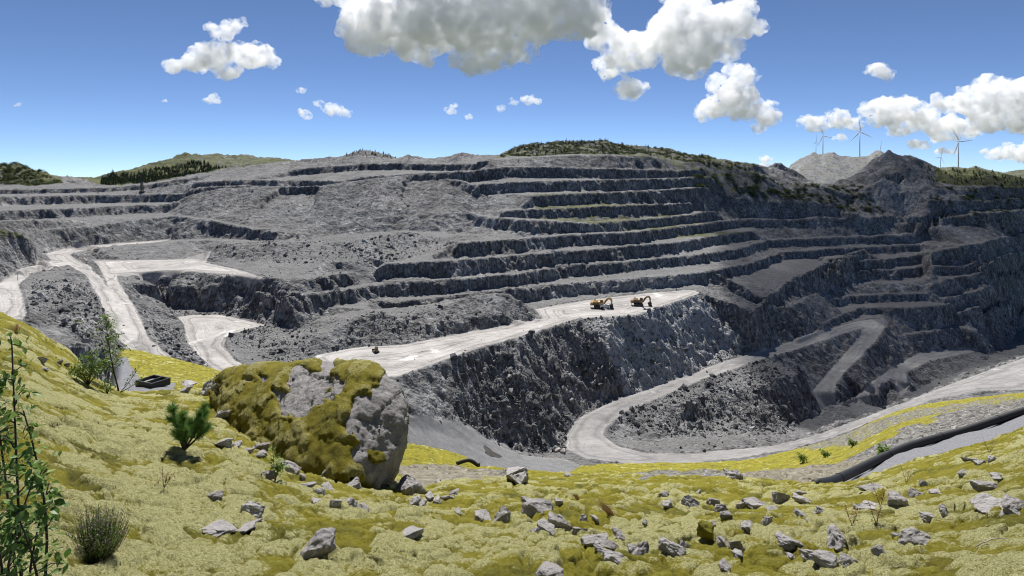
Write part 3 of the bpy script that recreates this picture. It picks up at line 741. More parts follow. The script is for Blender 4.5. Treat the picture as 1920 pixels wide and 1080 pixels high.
GZ = pit_height(GX, GY)
# berms along the outer edges of the roads
V = np.stack([GX, GY, GZ], -1)
a_road = sample(A_road, GX, GY); a_grey = sample(A_grey, GX, GY)
A_d = (A_flat > 0.5).astype(float); A_rut = A_d.copy()
for _ in range(22):
    A_d = np.minimum(np.minimum(A_d, np.minimum(np.roll(A_d, 1, 0), np.roll(A_d, -1, 0))), np.minimum(np.roll(A_d, 1, 1), np.roll(A_d, -1, 1))); A_rut += A_d
A_rut = blur(A_rut, 3)
at = {'rut': sample(A_rut, GX, GY), 'road': np.maximum(a_road, a_grey), 'grey': np.clip(a_grey * 1.2 + sample(blur(raster([ROADS[1]]), 2), GX, GY) * 0.55, 0, 1), 'pale': sample(A_pale, GX, GY), 'moss': sample(A_moss, GX, GY)}
def quadmean(a): return (a[:-1, :-1] + a[1:, :-1] + a[1:, 1:] + a[:-1, 1:]) / 4
isroad = quadmean(a_road) > 0.5
isfloor = (quadmean(a_grey) > 0.5) & ~isroad
hillm = (quadmean(at['moss']) > 0.25) & (quadmean(GY) > 725) & ~isroad
rest = ~(isroad | isfloor | hillm)
o = grid_part('pit_terrain', V, rest, M_PIT, at); tag(o, 'stepped grey rock benches and rubble slopes of the open pit', kind='structure')
o = grid_part('haul_road', V, isroad, M_PIT, at); tag(o, 'pale crushed-rock haul roads and working bench of the pit', kind='structure')
o = grid_part('pit_floor', V, isfloor, M_PIT, at); tag(o, 'smooth grey floor at the bottom of the pit', kind='structure')
o = grid_part('hill', V, hillm, M_PIT, at); tag(o, 'green and rocky hills along the skyline behind the pit', kind='structure')

# lookup of the built surface (height by position, and position by what the camera sees)
COLV = VH - F * GZ / GY
CUM = np.minimum.accumulate(COLV, 0)
def pit_pick(u, v):
    """the nearest built ground point seen at column u, row v"""
    j = int(round((u - U[0]) / 2.4))
    col = COLV[:, j]
    k0 = np.searchsorted(Yr, 236)
    k = k0 + int(np.argmax(col[k0:] <= v))
    return Vector((GX[k, j], GY[k, j], GZ[k, j]))
def pit_z(x, y):
    x = np.atleast_1d(np.asarray(x, float)); y = np.atleast_1d(np.asarray(y, float))
    fj = np.clip((x / y * F + CX - U[0]) / 2.4, 0, len(U) - 1.001)
    fk = np.clip(np.interp(y, Yr, np.arange(len(Yr))), 0, len(Yr) - 1.001)
    j = fj.astype(int); k = fk.astype(int); a = fj - j; b = fk - k
    return (GZ[k, j] * (1 - a) + GZ[k, j + 1] * a) * (1 - b) + (GZ[k + 1, j] * (1 - a) + GZ[k + 1, j + 1] * a) * b
# ================================================================ THE MOSSY HILLSIDE IN FRONT
# each column: (row in the photograph, metres ahead), near to far; after the last one the ground breaks away steeply
HC = {
    -140: [(1250, 3.2), (1080, 4.2), (900, 6.6), (750, 11), (640, 18), (575, 30), (560, 42)],
    0:    [(1250, 3.6), (1080, 4.8), (1000, 5.7), (900, 7.5), (800, 10.4), (700, 15.8), (650, 20.5), (603, 29), (590, 40)],
    110:  [(1250, 4.1), (1080, 5.6), (950, 7.8), (850, 10.8), (760, 16), (690, 24), (647, 33)],
    230:  [(1250, 4.6), (1080, 6.4), (950, 9), (850, 13), (780, 19), (735, 28), (745, 38), (722, 58), (694, 78), (655, 110)],
    300:  [(1250, 4.8), (1080, 6.8), (950, 9.6), (850, 14), (780, 20.5), (736, 31), (742, 42), (720, 60), (695, 84), (668, 115)],
    400:  [(1250, 5.1), (1080, 7.2), (920, 11.4), (840, 16.5), (780, 23), (735, 31), (738, 45), (718, 72), (698, 112)],
    600:  [(1250, 5.5), (1080, 7.8), (1000, 10), (920, 14.8), (890, 18.5), (860, 25), (850, 35), (835, 60), (800, 90)],
    780:  [(1250, 5.7), (1080, 8.1), (1000, 11), (950, 15), (925, 20), (908, 27), (896, 36), (868, 52), (836, 76)],
    870:  [(1250, 5.75), (1080, 8.2), (1000, 11.6), (950, 16), (915, 22.5), (900, 29), (893, 38), (876, 54), (862, 76)],
    960:  [(1250, 5.8), (1080, 8.2), (1000, 11.9), (950, 16.4), (910, 23.5), (893, 31), (892, 42), (886, 60)],
    1100: [(1250, 5.8), (1080, 8.3), (1000, 12.2), (950, 17), (910, 24.5), (893, 32), (890, 45), (882, 70), (880, 100)],
    1300: [(1250, 5.8), (1080, 8.2), (1000, 12), (950, 17), (910, 25), (890, 33), (888, 45), (880, 72), (877, 120)],
    1450: [(1250, 5.7), (1080, 7.9), (1000, 11.6), (950, 16.6), (918, 23.5), (904, 30), (906, 38), (886, 56), (868, 100), (859, 145)],
    1550: [(1250, 5.6), (1080, 7.7), (1000, 11.2), (950, 16.2), (925, 21.5), (912, 28), (910, 38), (882, 54), (856, 94), (832, 150)],
    1700: [(1250, 5.3), (1080, 7.1), (1000, 10.1), (940, 14.6), (900, 20.5), (878, 27.5), (856, 37), (834, 47), (800, 74), (784, 115), (770, 155)],
    1800: [(1250, 5.0), (1080, 6.7), (1000, 9.2), (920, 13.8), (875, 19.5), (850, 27), (832, 37), (810, 47), (775, 78), (762, 120), (753, 158)],
    1920: [(1250, 4.6), (1080, 6.0), (1000, 7.9), (930, 11), (860, 16.4), (812, 26), (796, 37), (772, 48), (752, 78), (748, 118), (742, 160)],
    2060: [(1250, 4.2), (1080, 5.4), (930, 9), (830, 15), (760, 27), (748, 38), (734, 50), (728, 80), (726, 118), (724, 160)],
}
UH = np.arange(-130, 2050.1, 2.4)
YH = rows((1.2, 4.0, 0.03), (4.0, 7.0, 0.0075), (7.0, 30, 0.0046), (30, 165, 0.0062), (165, 200, 0.02))
def cr(xs, ys, x):
    """smooth monotone-ish cubic through points"""
    xs = np.array(xs, float); ys = np.array(ys, float)
    h = np.diff(xs); dl = np.diff(ys) / h
    m = np.zeros(len(xs)); m[0] = dl[0]; m[-1] = dl[-1]
    w1 = 2 * h[1:] + h[:-1]; w2 = h[1:] + 2 * h[:-1]
    same = dl[:-1] * dl[1:] > 0
    m[1:-1] = np.where(same, (w1 + w2) / (w1 / np.where(same, dl[:-1], 1) + w2 / np.where(same, dl[1:], 1)), 0)
    k = np.clip(np.searchsorted(xs, x) - 1, 0, len(xs) - 2)
    t = np.clip((x - xs[k]) / h[k], 0, 1)
    return ((2 * t ** 3 - 3 * t ** 2 + 1) * ys[k] + (t ** 3 - 2 * t ** 2 + t) * h[k] * m[k] + (-2 * t ** 3 + 3 * t ** 2) * ys[k + 1] + (t ** 3 - t ** 2) * h[k] * m[k + 1])
keys = sorted(HC)
prof = []
for k in keys:
    pr = [(1.0, -1.75)] + [(d, -(v - VH) / F * d) for v, d in HC[k]]
    if pr[1][0] - 1.0 > 2: pr.insert(1, (2.4, -1.75 + (pr[1][1] + 1.75) * (1.4 / (pr[1][0] - 1))))
    d, z = pr[-1]
    pr += [(d * 1.12 + 2, z - d * 0.10 - 1.5), (d * 1.5 + 10, z - (d * 0.5 + 10) * 0.75), (300, z - (290 - d) * 0.8 - 20)]
    prof.append(cr([math.log(a) for a, _ in pr], [b for _, b in pr], np.log(YH)))
prof = np.array(prof)                                   # keys x rows
HZ0 = np.array([cr(keys, prof[:, r], UH) for r in range(len(YH))])
HX = (UH[None, :] - CX) / F * YH[:, None]
HY = np.repeat(YH[:, None], len(UH), 1)
HZ0 = HZ0 + (0.25 * fbm(HX / 3.1, HY / 3.1, 51, 3) * sstep(6, 16, HY) + 0.35 * fbm(HX / 11, HY / 11, 53, 3) * sstep(20, 60, HY))
def area_uvd(*q): return [D(a, b, c)[:2] for a, b, c in q]
TRACK = area_uvd((1540, 915, 34), (1600, 893, 33), (1720, 853, 33), (1850, 812, 32), (1960, 780, 32), (2100, 750, 32), (2100, 734, 49), (1920, 768, 49.5), (1800, 806, 48.5), (1700, 831, 48), (1600, 868, 45), (1540, 903, 41))
TRACK2 = area_uvd((195, 745, 30), (240, 742, 36), (262, 735, 48), (262, 705, 70), (240, 680, 90), (215, 668, 98), (205, 690, 80), (200, 725, 55))
TRACK3 = area_uvd((255, 736, 44), (320, 738, 44), (330, 716, 62), (262, 712, 66))
GRAVEL = [
    (area_uvd((1370, 905, 33), (1560, 912, 36), (1720, 838, 45), (1960, 770, 47), (2100, 735, 49), (2100, 726, 110), (1900, 740, 105), (1780, 768, 84), (1660, 820, 66), (1560, 858, 72), (1470, 870, 74), (1380, 880, 56)), 0.95),
    (area_uvd((1480, 832, 128), (1600, 795, 145), (1700, 756, 128), (1800, 737, 135), (1900, 733, 140), (1890, 742, 105), (1740, 760, 100), (1600, 822, 100)), 0.58),
    (area_uvd((1420, 870, 80), (1500, 826, 150), (1700, 750, 170), (1950, 735, 170), (1950, 760, 70), (1750, 800, 64), (1550, 862, 68)), 0.36),
    (area_uvd((745, 915, 27), (760, 868, 52), (880, 872, 54), (960, 890, 45), (980, 897, 34), (880, 908, 26)), 0.9),
    (area_uvd((1180, 905, 27), (1180, 880, 60), (1400, 872, 66), (1400, 900, 33), (1300, 898, 31)), 0.62),
    (area_uvd((140, 700, 40), (150, 670, 50), (210, 655, 100), (215, 690, 80), (200, 730, 45)), 0.6),
]
BROWN = [area_uvd((740, 915, 26), (755, 866, 54), (890, 872, 55), (990, 897, 34), (880, 908, 26)), area_uvd((1370, 905, 33), (1560, 912, 36), (1660, 850, 45), (1600, 852, 62), (1470, 872, 72), (1380, 882, 56))]
HXw = HX + 0.035 * HY * gnoise(HX / (HY * 0.06), np.log(HY) * 9, 201); HYw = HY * (1 + 0.16 * fbm(HX / (HY * 0.07), np.log(HY) * 7, 203, 3))
tk = np.zeros_like(HX); gv = np.zeros_like(HX); bn = np.zeros_like(HX)
for p in (TRACK, TRACK2, TRACK3): tk = np.maximum(tk, inside(p, HX, HY) * 1.0)
for p, v in GRAVEL: gv = np.maximum(gv, inside(p, HXw, HYw) * v)
for p in BROWN: bn = np.maximum(bn, inside(p, HXw, HYw) * 0.8)
def soft(A, n):
    for _ in range(n):
        B = np.pad(A, 1, mode='edge'); A = (B[1:-1, 1:-1] * 2 + B[:-2, 1:-1] + B[2:, 1:-1] + B[1:-1, :-2] + B[1:-1, 2:]) / 6
    return A
tk, gv, bn = soft(tk, 3), soft(gv, 8), soft(bn, 8)
gv = np.maximum(gv, tk)
# cushions of moss, drawn out down the slope
sx, sy = HX / 0.62, HY / 0.95
sx = sx + 0.55 * gnoise(HX / 1.1, HY / 1.1, 61); sy = sy + 0.55 * gnoise(HX / 1.1, HY / 1.1, 62)
f1, f2, cid = cells(sx, sy, 63)
def dome(f, k): return np.sqrt(np.clip(1 - (f / k) ** 2, 0, 1))
c1 = dome(f1, 0.85) * (0.45 + 0.55 * cid) * (0.10 + 0.90 * sstep(0.0, 0.26, f2 - f1))
f1, f2, cid2 = cells(HX / 0.25 + 0.5 * gnoise(HX / 0.5, HY / 0.5, 64), HY / 0.34, 65)
c2 = dome(f1, 0.85) * (0.45 + 0.55 * cid2) * (0.15 + 0.85 * sstep(0.0, 0.30, f2 - f1))
f1, f2, cid3 = cells(HX / 0.085, HY / 0.10, 67)
c3 = dome(f1, 0.75)
amp = 0.35 + 0.65 * sstep(-0.35, 0.35, fbm(HX / 3.0, HY / 3.0, 66, 3))
fade = 1 - gv * 0.95
grow = 1 - sstep(30, 90, HY) * 0.3
cushion = (c1 * 0.23 * amp + c2 * 0.09 * (0.4 + 0.6 * amp) + c3 * 0.035 * sstep(18, 9, HY))
scree = (cells(HX / 0.9, HY / 0.9, 71)[2] - 0.5) * 0.5 * gv * (1 - tk) * sstep(30, 50, HY)
HZ = HZ0 + cushion * fade * grow + scree + 0.015 * fbm(HX / 0.35, HY / 0.35, 68, 3) - 0.12
lich = 0.16 * sstep(15, 8, HY) + 0.14 * sstep(700, 200, (HX / HY * F + CX)) - 0.30 * sstep(18, 40, HY) - 0.05
lich = lich + 0.55 * fbm(HX / 2.2, HY / 3.4, 97, 3) + 0.42 * (cid - 0.5) + 0.16 * (cid2 - 0.5)
HV = np.stack([HX, HY, HZ], -1)
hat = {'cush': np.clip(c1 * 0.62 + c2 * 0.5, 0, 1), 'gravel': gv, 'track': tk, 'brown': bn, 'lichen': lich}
ist = quadmean(tk) > 0.5
keep = quadmean(HY) < 185
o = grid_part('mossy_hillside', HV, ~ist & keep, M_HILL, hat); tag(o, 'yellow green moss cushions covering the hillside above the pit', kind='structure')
o = grid_part('gravel_track', HV, ist & keep, M_HILL, hat); tag(o, 'grey gravel tracks below the mossy slope', kind='structure')
HCOLV = VH - F * HZ / HY
def hill_pick(u, v, d0=2.0, d1=170.0):
    j = int(np.clip(round((u - UH[0]) / 2.4), 0, len(UH) - 1))
    k0 = int(np.searchsorted(YH, d0)); k1 = int(np.searchsorted(YH, d1))
    c = HCOLV[k0:k1, j]
    hit = c <= v
    k = k0 + (int(np.argmax(hit)) if hit.any() else int(np.argmin(c)))
    return Vector((HX[k, j], HY[k, j], HZ[k, j]))
def hill_z(x, y):
    fj = min(max((x / y * F + CX - UH[0]) / 2.4, 0), len(UH) - 1.001); fk = float(np.interp(y, YH, np.arange(len(YH))))
    fk = min(fk, len(YH) - 1.001)
    j, k = int(fj), int(fk); a, b = fj - j, fk - k
    return float((HZ[k, j] * (1 - a) + HZ[k, j + 1] * a) * (1 - b) + (HZ[k + 1, j] * (1 - a) + HZ[k + 1, j + 1] * a) * b)
# ================================================================ FAR HILLS AND WATER
def ridge_hill(name, sky, foot, back, label, moss, seed, amp=6.0, du=4.0, n=90):
    """a hill far behind the pit: skyline, foot line in front of it and drop behind, as one surface"""
    us = np.arange(sky[0][0], sky[-1][0] + 0.1, du)
    su = [q[0] for q in sky]
    v_s = np.interp(us, su, [q[1] for q in sky]); d_s = np.interp(us, su, [q[2] for q in sky])
    d_f = d_s - foot[0]; z_f = np.full_like(us, foot[1]); d_b = d_s + back
    t = np.linspace(0, 1, n)[:, None]
    f = np.clip(t / 0.7, 0, 1); g = np.clip((t - 0.7) / 0.3, 0, 1)
    d = np.where(t <= 0.7, d_f + (d_s - d_f) * f, d_s + (d_b - d_s) * g)
    z_s = -(v_s - VH) / F * d_s
    z = np.where(t <= 0.7, z_f + (z_s - z_f) * (1 - (1 - f) ** 1.7), z_s - (g ** 1.5) * 60)
    x = (us[None, :] - CX) / F * d
    r = ridged(x / 130 + 0.4 * gnoise(x / 90, d / 90, seed), d / 130, seed, 6, 0.6) - 0.55
    z = z + r * amp * np.sin(np.clip(f, 0.05, 1) * 1.57) + amp * 0.25 * fbm(x / 22, d / 22, seed + 5, 4)
    VV = np.stack([x, d, z], -1)
    o = grid_part(name, VV, np.ones((n - 1, len(us) - 1), bool), M_PIT, {'rut': 0 * x, 'road': 0 * x, 'grey': 0 * x, 'pale': 0 * x + 0.55, 'moss': 0 * x + moss})
    tag(o, label, kind='structure'); return o
ridge_hill('hill', [(1440, 345, 1500), (1470, 330, 1500), (1482, 312, 1500), (1500, 300, 1500), (1515, 294, 1505), (1526, 290, 1510), (1538, 294, 1510), (1550, 290, 1510), (1562, 289, 1515), (1580, 294, 1515), (1600, 295, 1520), (1628, 292, 1530), (1640, 285, 1540), (1652, 284, 1540), (1668, 296, 1540), (1700, 310, 1540), (1760, 325, 1540)],
           (380, -30), 500, 'pale bare rock hill with green patches behind the pit', 0.34, 81, 16.0, 3.0, 130)
ridge_hill('hill', [(1660, 335, 1900), (1740, 318, 1900), (1790, 314, 1900), (1815, 317, 1900), (1830, 312, 1900), (1850, 320, 1900), (1880, 325, 1900), (1905, 321, 1900), (1950, 318, 1900), (2080, 320, 1900)],
           (600, -30), 600, 'low sunlit hills at the far end of the skyline', 0.5, 83, 12.0, 4.0)
ridge_hill('hill', [(-200, 330, 2400), (60, 342, 2400), (150, 339, 2400), (260, 338, 2400), (500, 325, 2400)], (900, -60), 600, 'distant dark hills behind the lowest saddle', 0.8, 85, 10.0, 6.0)
# the plain beyond everything
nb = 60
ang = np.linspace(0, 2 * math.pi, nb, endpoint=False)
rr = np.array([0.0, 3000, 9000, 40000])
vs = [(0, 0, -190)]; fs = []
for r_ in (3000, 12000, 50000):
    vs += [(r_ * math.cos(a), r_ * math.sin(a), -190) for a in ang]
fs3 = [(0, 1 + k, 1 + (k + 1) % nb) for k in range(nb)]
for q in range(2):
    b0, b1 = 1 + q * nb, 1 + (q + 1) * nb
    for k in range(nb):
        k2 = (k + 1) % nb
        fs3 += [(b0 + k, b1 + k, b1 + k2), (b0 + k, b1 + k2, b0 + k2)]
me = np_mesh('ground', vs, fs3, M_PIT, True, {'rut': [0] * len(vs), 'road': [0] * len(vs), 'grey': [0] * len(vs), 'pale': [0] * len(vs), 'moss': [0.7] * len(vs)})
o = bpy.data.objects.new('ground', me); COL.objects.link(o); tag(o, 'low land stretching to the horizon', kind='structure')
# lake in the deepest corner
m = NT('water')
p = m.pos()
m.bsdf.inputs['Specular IOR Level'].default_value = 0.5
M_WATER = m.done(m.mix(m.range(m.noise(p, 0.02, 3), 0.4, 0.6), (0.055, 0.10, 0.115), (0.07, 0.12, 0.13)), m.bump(m.noise(p, 0.5, 3), 0.08, 0.2), 0.12)
lk = [(470, 520), (560, 560), (640, 610), (800, 700), (860, 820), (760, 800), (650, 740), (560, 700), (520, 620)]
me = bpy.data.meshes.new('lake'); me.from_pydata([(a, b, -174.0) for a, b in lk], [], [tuple(range(len(lk)))]); me.materials.append(M_WATER); me.update()
o = bpy.data.objects.new('lake', me); COL.objects.link(o); tag(o, 'blue green water in the deepest corner of the pit', kind='structure')
# puddle on the pit floor
m = NT('puddle'); m.bsdf.inputs['Specular IOR Level'].default_value = 0.5
M_PUD = m.done((0.085, 0.08, 0.07), None, 0.15)
def puddle(u, v, w, h, seed, label):
    c = pit_pick(u, v); rnd = random.Random(seed)
    k = c.y / F
    pts_ = []
    for i in range(28):
        a = 2 * math.pi * i / 28; r_ = 0.75 + 0.35 * math.sin(3 * a + seed) * rnd.uniform(0.3, 1)
        pts_.append((c.x + math.cos(a) * w / 2 * k * r_, c.y + math.sin(a) * h / 2 * k * 2.4 * r_))
    vs_ = [(a, b, float(pit_z(a, b)[0]) + 0.10) for a, b in pts_] + [(c.x, c.y, c.z + 0.14)]
    me = bpy.data.meshes.new('puddle'); me.from_pydata(vs_, [], [(i, (i + 1) % 28, 28) for i in range(28)]); me.materials.append(M_PUD); me.update()
    o = bpy.data.objects.new('puddle', me); COL.objects.link(o); tag(o, label, kind='structure')
puddle(920, 851, 40, 17, 1, 'brown puddle on the grey pit floor')

# ================================================================ WIND TURBINES
M_WHITE = mat_plain('turbine_white', (0.88, 0.885, 0.89), 0.45, 0, 0.04)
def turbine(u, v_hub, v_foot, d, r_px, spin, yaw, label):
    base = D(u, v_foot, d); hub_z = -(v_hub - VH) / F * d
    H = hub_z - base[2] + 8
    t = empty('wind_turbine', (base[0], base[1], base[2] - 8))
    tag(t, label, 'wind turbine', 'white wind turbines on the hills')
    Rr = r_px / F * d
    k = Rr / 40.0 * 0.72
    MB().tube([(0, 0, 0), (0, 0, H * 0.5), (0, 0, H - 1.2 * k)], [2.3 * k, 1.9 * k, 1.35 * k], 14).build('tower', M_WHITE, t, True)
    rot = Matrix.Rotation(yaw, 4, 'Z')
    nac = MB()
    nac.box((0, 1.5 * k, H), (3.0 * k, 8.5 * k, 3.2 * k), None, (0.85, 0.95))
    n = nac.build('nacelle', M_WHITE, t, False, 0.4 * k); n.matrix_local = rot
    hb = MB(); hb.tube([(0, -2.6 * k, H), (0, -4.6 * k, H), (0, -5.6 * k, H)], [1.5 * k, 1.45 * k, 0.5 * k], 12)
    h = hb.build('hub', M_WHITE, t, True); h.matrix_local = rot
    for i in range(3):
        a = spin + i * 2 * math.pi / 3
        vs, fs = [], []
        prof_ = [(0.03, 1.3, 1.1), (0.08, 2.4, 1.0), (0.18, 3.9, 0.8), (0.4, 2.9, 0.5), (0.7, 1.9, 0.3), (0.95, 1.0, 0.16), (1.0, 0.35, 0.1)]
        for s, c, th in prof_:
            for dx, dy in ((-0.35, 0), (0.0, 0.5), (0.65, 0.0), (0.0, -0.5)):
                vs.append((dx * c * k * 1.15, -3.7 * k + dy * th * k * 1.4, s * Rr))
        for q in range(len(prof_) - 1):
            for e in range(4):
                fs.append((q * 4 + e, q * 4 + (e + 1) % 4, q * 4 + 4 + (e + 1) % 4, q * 4 + 4 + e))
        fs += [(3, 2, 1, 0), tuple(len(vs) - 4 + e for e in range(4))]
        b = MB().add(vs, fs).build('blade', M_WHITE, t, True)
        b.matrix_local = rot @ Matrix.Translation((0, 0, H)) @ Matrix.Rotation(a, 4, 'Y')
    return t
turbine(1530, 266, 293, 2300, 14, 0.05, 0.5, 'small white wind turbine, leftmost on the pale hill')
turbine(1543, 255, 292, 1900, 24, 1.7, 0.3, 'white wind turbine just beside the leftmost small one on the pale hill')
turbine(1612, 247, 295, 1600, 30, -0.15, 0.25, 'tall white wind turbine rising from the middle of the pale hill')
turbine(1649, 282, 300, 2100, 19, 0.25, 0.4, 'wind turbine mostly hidden behind the rocky hilltop, one blade showing')
turbine(1763, 294, 318, 2500, 17, 0.35, 0.4, 'small distant wind turbine between the dark hill and the tall right-hand one')
turbine(1797, 265, 318, 1500, 30, -0.6, 0.2, 'tall white wind turbine farthest to the right with blades in a V')

# ================================================================ MACHINES ON THE WORKING BENCH
M_YEL = mat_plain('excavator_yellow', (0.48, 0.31, 0.11), 0.6, 0, 0.3, 1.2)
M_TAN = mat_plain('excavator_tan', (0.32, 0.215, 0.115), 0.65, 0, 0.35, 1.2)
M_STEEL = mat_plain('dark_steel', (0.055, 0.05, 0.045), 0.6, 0.2, 0.3, 1.5)
M_GLASS = mat_plain('cab_glass', (0.03, 0.035, 0.04), 0.1, 0, 0.1, 1, 0.6)
M_CARW = mat_plain('white_paint', (0.78, 0.78, 0.77), 0.35, 0, 0.05, 1, 0.5)
M_RUB = mat_plain('black_rubber', (0.02, 0.02, 0.02), 0.75, 0, 0.2, 2)
def excavator(u, v, size, yaw, paint, label, name='mining_excavator'):
    c = pit_pick(u, v)
    t = empty(name, (c.x, c.y, c.z + 0.05), (0, 0, yaw), size)
    tag(t, label, 'excavator')
    for s in (-1, 1):                                     # crawler tracks
        tr = MB().prism([(-3.2, 0.55), (-2.7, 0.05), (2.7, 0.05), (3.2, 0.55), (3.2, 1.0), (2.7, 1.45), (-2.7, 1.45), (-3.2, 1.0)], s * 2.2 - 0.5, s * 2.2 + 0.5).build('crawler_track', M_STEEL, t)
        for q in range(7):
            MB().tube([(-2.4 + q * 0.8, s * 2.2 - 0.54, 0.55), (-2.4 + q * 0.8, s * 2.2 + 0.54, 0.55)], 0.3, 10).build('roller', M_STEEL, tr)
    MB().box((0, 0, 1.1), (3.2, 3.6, 0.9)).tube([(0, 0, 1.4), (0, 0, 2.0)], 1.5, 16).build('carriage', M_STEEL, t)
    h = MB().prism([(-4.6, 2.0), (2.6, 2.0), (2.6, 3.0), (1.4, 4.3), (-3.6, 4.3), (-4.6, 3.6)], -1.9, 2.3).build('house', paint, t, False, 0.08)
    for q in range(5): MB().box((-3.2 + q * 0.75, -1.93, 3.2), (0.5, 0.06, 1.3)).build('engine_grille', M_STEEL, h)
    MB().prism([(-5.6, 2.1), (-4.55, 2.0), (-4.55, 4.0), (-5.4, 3.9)], -2.1, 2.2).build('counterweight', paint, t, False, 0.1)
    MB().prism([(-3.4, 4.32), (-0.4, 4.32), (-0.6, 5.0), (-3.2, 5.0)], -0.6, 2.0).build('engine_cover', paint, t, False, 0.06)
    MB().tube([(-2.8, 1.4, 5.0), (-2.8, 1.4, 5.8)], 0.18, 10).tube([(-2.1, 1.4, 5.0), (-2.1, 1.4, 5.7)], 0.18, 10).build('exhaust', M_STEEL, t)
    cb = MB().prism([(0.7, 3.0), (2.9, 3.0), (3.1, 4.2), (2.7, 5.9), (0.8, 5.9)], -2.6, -0.7).build('cab', paint, t, False, 0.06)
    MB().prism([(2.93, 3.4), (3.14, 4.2), (2.78, 5.6), (2.72, 5.6), (3.05, 4.2), (2.86, 3.4)], -2.4, -0.9).build('windscreen', M_GLASS, cb)
    MB().box((1.7, -2.61, 4.7), (1.5, 0.05, 1.5)).build('side_window', M_GLASS, cb)
    rail = MB()
    for x in (-4.8, -3.4, -2.0, -0.6): rail.tube([(x, -2.15, 4.0), (x, -2.15, 5.3)], 0.06, 6)
    rail.tube([(-4.8, -2.15, 5.3), (-0.6, -2.15, 5.3)], 0.06, 6).tube([(-4.8, -2.15, 4.7), (-0.6, -2.15, 4.7)], 0.05, 6).build('guard_rail', paint, t)
    MB().box((-1.6, -2.35, 2.25), (5.6, 0.7, 0.14)).build('walkway', M_STEEL, t)
    MB().tube([(-5.4, -2.2, 0.2), (-4.9, -2.2, 2.2)], 0.09, 6).tube([(-5.4, -1.7, 0.2), (-4.9, -1.7, 2.2)], 0.09, 6).build('ladder', M_STEEL, t)
    boom = [(1.8, 2.4), (2.8, 2.6), (3.8, 4.9), (5.4, 6.6), (7.4, 6.9), (8.0, 6.1), (7.6, 5.6), (6.0, 5.6), (4.9, 4.3), (3.0, 1.9)]
    bm = MB().prism(boom, -0.1, 1.0).build('boom', paint, t, False, 0.06)
    MB().tube([(3.2, -0.3, 2.2), (5.4, -0.3, 5.5)], 0.2, 8).tube([(3.2, 1.2, 2.2), (5.4, 1.2, 5.5)], 0.2, 8).build('boom_cylinder', M_STEEL, bm)
    st = MB().prism([(7.0, 6.9), (8.2, 6.5), (8.8, 4.8), (8.6, 2.6), (8.0, 2.4), (7.6, 4.6)], 0.0, 0.9).build('stick', paint, t, False, 0.05)
    MB().tube([(6.6, 0.45, 7.1), (8.6, 0.45, 5.4)], 0.16, 8).build('stick_cylinder', M_STEEL, st)
    bk = MB().prism([(8.8, 2.8), (7.6, 2.7), (6.7, 1.9), (6.6, 0.9), (7.4, 0.15), (8.9, 0.25), (9.4, 0.1), (9.2, 0.9), (9.3, 2.0)], -0.9, 1.8).build('bucket', M_STEEL, t, False, 0.06)
    for q in range(5): MB().box((9.35, -0.7 + q * 0.55, 0.1), (0.6, 0.16, 0.16)).build('bucket_tooth', M_STEEL, bk)
    return t
excavator(1122, 578, 1.08, R(-8), M_YEL, 'yellow mining excavator beside the white truck on the pale bench')
excavator(1197, 573, 1.0, R(-6), M_TAN, 'dusty brown mining excavator alone on the pale bench, arm lowered')
def tank_truck(u, v, yaw, label):
    c = pit_pick(u, v)
    t = empty('service_truck', (c.x, c.y, c.z + 0.05), (0, 0, yaw)); tag(t, label, 'truck')
    MB().box((0.2, 0, 0.75), (6.6, 1.9, 0.3)).build('chassis', M_STEEL, t)
    MB().tube([(-3.0, 0, 1.95), (1.3, 0, 1.95)], 1.12, 18).box((-0.85, 0, 1.15), (4.2, 1.8, 0.5)).build('tank', M_CARW, t, True)
    cb = MB().prism([(1.6, 0.6), (3.9, 0.6), (3.9, 1.5), (3.5, 2.7), (1.6, 2.7)], -1.05, 1.05).build('cab', M_CARW, t, False, 0.08)
    MB().prism([(3.88, 1.55), (3.94, 1.55), (3.58, 2.6), (3.52, 2.6)], -0.92, 0.92).build('windscreen', M_GLASS, cb)
    MB().box((2.7, -1.06, 2.0), (1.2, 0.04, 0.8)).build('side_window', M_GLASS, cb)
    for x in (-2.2, -1.1, 2.9):
        for s in (-1, 1): MB().tube([(x, s * 0.95 - 0.17, 0.5), (x, s * 0.95 + 0.17, 0.5)], 0.5, 16).build('wheel', M_RUB, t)
tank_truck(1133, 579, R(10), 'white tank truck parked in front of the yellow excavator')
